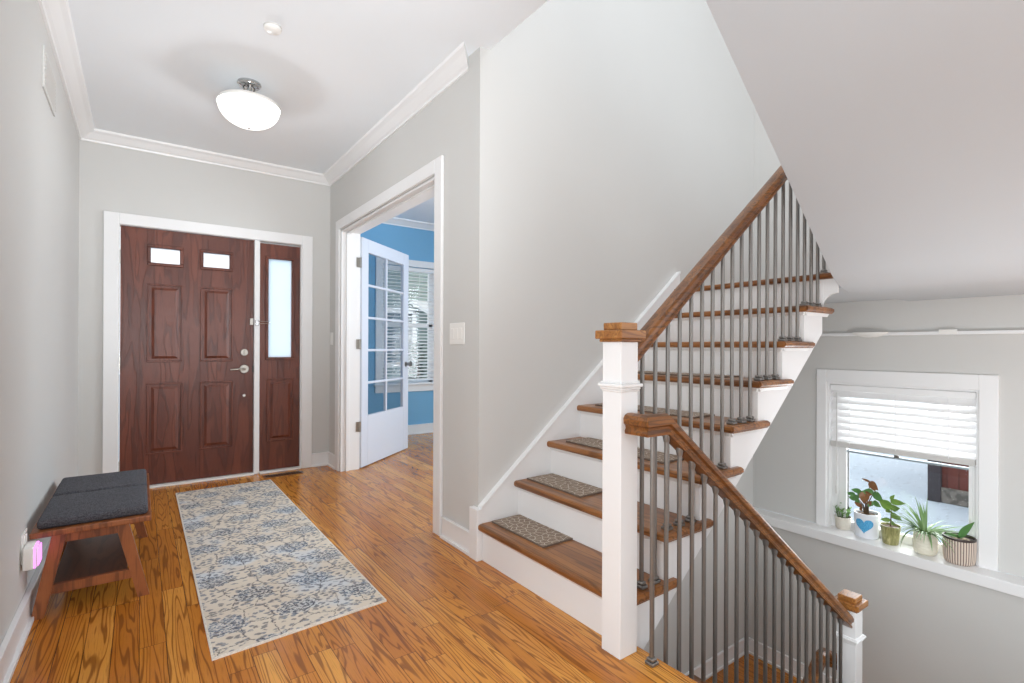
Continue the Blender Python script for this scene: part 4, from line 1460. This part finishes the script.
# ------------------------------------------------------------------ outside: snow, red shed, neighbouring house
GZ = -0.9
s = MB()
for x0, x1, y0, y1 in ((4.37, 45, -25, 45), (-25, 4.37, 6.25, 45)):
    s.face([(x0, y0, GZ), (x1, y0, GZ), (x1, y1, GZ), (x0, y1, GZ)])
tag(s.build('snow_ground', M_SNOW), 'snow covered ground outside the windows', 'snow', None, 'structure')
s = MB().box(XL - 0.12, XR, YD + 0.12, 6.2, -0.2, -0.05)
tag(s.build('porch_floor', M_SNOW), 'snowy porch slab outside the front door', 'porch', None, 'structure')

sh = thing('shed', (9.9, 0.6, GZ), 'red wooden shed on a concrete base in the snow outside', 'shed')
SYC = 2.24
MB().box(8.56, 11.5, -2.2, SYC, GZ, GZ + 0.2, 0.01).build('concrete_base', speckle('weathered_concrete', srgb(128, 122, 114), srgb(96, 92, 86), 14), sh)
MB().box(8.60, 11.45, -2.15, SYC - 0.04, GZ + 0.2, GZ + 2.6).build('plank_wall', siding('red_shed_planks', srgb(118, 64, 54), srgb(84, 46, 42), 0.12, 1, 0.12), sh)
MB().box(8.54, 8.66, SYC - 0.14, SYC + 0.0, GZ, GZ + 2.6, 0.005).build('corner_board', siding('dark_corner_board', srgb(70, 66, 70), srgb(54, 50, 54), 1.0, 2, 0.0), sh)
s = MB().prism([(8.3, -2.4, GZ + 2.5), (8.3, 2.5, GZ + 2.5), (10.0, 2.5, GZ + 3.5), (10.0, -2.4, GZ + 3.5)], (0, 0, 0.1))
s.prism([(11.7, -2.4, GZ + 2.5), (11.7, 2.5, GZ + 2.5), (10.0, 2.5, GZ + 3.5), (10.0, -2.4, GZ + 3.5)], (0, 0, 0.1))
s.build('roof', speckle('snowy_roof', srgb(226, 232, 238), srgb(200, 208, 216), 4), sh)

hs = thing('house', (8.5, 17.0, GZ), 'neighbouring house with pale green grey siding and white gable trim', 'house')
M_SID = siding('green_grey_siding', srgb(150, 164, 156), srgb(128, 142, 136), 0.16, 2, 0.2)
hx0, hx1, hy = 4.8, 13.0, 15.0
s = MB()
s.prism([(hx0, hy, GZ), (hx1, hy, GZ), (hx1, hy, 3.0), ((hx0 + hx1) / 2, hy, 7.0), (hx0, hy, 3.0)], (0, 6, 0))
s.build('wall', M_SID, hs)
mxh = (hx0 + hx1) / 2
for sgn, xa in ((1, hx0 - 0.4), (-1, hx1 + 0.4)):
    s = MB().prism([(xa, hy - 0.4, 2.65), (mxh, hy - 0.4, 7.1), (mxh, hy - 0.4, 7.4), (xa, hy - 0.4, 2.95)], (0, 6.8, 0))
    s.build('roof', speckle('dark_roof_shingles', srgb(92, 96, 96), srgb(60, 64, 66), 20), hs)
    s = MB().prism([(xa, hy - 0.46, 2.5), (mxh, hy - 0.46, 6.95), (mxh, hy - 0.46, 7.3), (xa, hy - 0.46, 2.85)], (0, 0.07, 0))
    s.build('rake_board', M_TRIM, hs)
M_DARKGL = metal('dark_window_glass', (0.05, 0.07, 0.07, 1), 0.1, 0.0)
for wx, wz in ((6.0, 0.6), (8.0, 0.6), (10.6, 0.6), (8.3, 3.2)):
    fr = MB()
    for a, b_, c_, d_ in ((wx, wx + 0.12, wz, wz + 1.7), (wx + 0.98, wx + 1.1, wz, wz + 1.7), (wx, wx + 1.1, wz - 0.08, wz + 0.04), (wx, wx + 1.1, wz + 1.6, wz + 1.74), (wx + 0.1, wx + 1.0, wz + 0.8, wz + 0.88)):
        fr.box(a, b_, hy - 0.08, hy + 0.02, c_, d_)
    fo = fr.build('window', M_TRIM, hs)
    MB().box(wx + 0.1, wx + 1.0, hy - 0.03, hy - 0.01, wz + 0.04, wz + 1.6).build('pane', M_DARKGL, fo)
s = MB().prism([(6.9, 12.6, 1.75), (9.9, 12.6, 1.75), (9.9, 15.0, 2.5), (6.9, 15.0, 2.5)], (0, 0, 0.12))
s.build('porch_roof', M_TRIM, hs)
for px in (7.05, 8.4, 9.75):
    MB().box(px - 0.07, px + 0.07, 12.7, 12.84, GZ, 1.78).build('porch_post', M_TRIM, hs)
s = MB().box(6.9, 9.9, 12.7, 12.76, 0.05, 0.12)
for k in range(24):
    s.box(6.95 + k * 0.125, 6.98 + k * 0.125, 12.71, 12.75, GZ + 0.25, 0.06)
s.box(6.9, 9.9, 12.6, 15.0, GZ, GZ + 0.25)
s.build('porch_railing', M_TRIM, hs)


def bare_bush(x, y, h, label, seed):
    random.seed(seed)
    g = thing('evergreen_shrub', (x, y, GZ), label, 'shrub', 'shrubs beyond the study window')
    MB().tube([(x, y, GZ), (x, y, GZ + h * 0.8)], [0.05, 0.02], 8).build('trunk', M_STEM, g, True)
    q = MB()
    for k in range(700):
        a = random.uniform(0, 2 * PI)
        f_ = random.random()
        r = (0.65 * h * 0.5) * (1 - f_ * 0.75) * math.sqrt(random.random())
        p = (x + r * math.cos(a), y + r * math.sin(a), GZ + 0.1 + f_ * h * 0.9)
        q.leaf(p, (math.cos(a), math.sin(a), random.uniform(-0.2, 0.8)), (0, 0.01, 1), random.uniform(0.12, 0.25), 0.07, 0.4, 3)
    q.build('foliage', M_EVG, g)


M_EVG = leaf_mat('dark_evergreen', srgb(70, 88, 66), srgb(46, 62, 48), 8)
bare_bush(4.9, 10.2, 2.2, 'dark evergreen shrub outside the study, seen through the glazed door', 5)
bare_bush(6.3, 11.4, 1.5, 'low dark evergreen shrub outside the study, right of the taller one', 6)
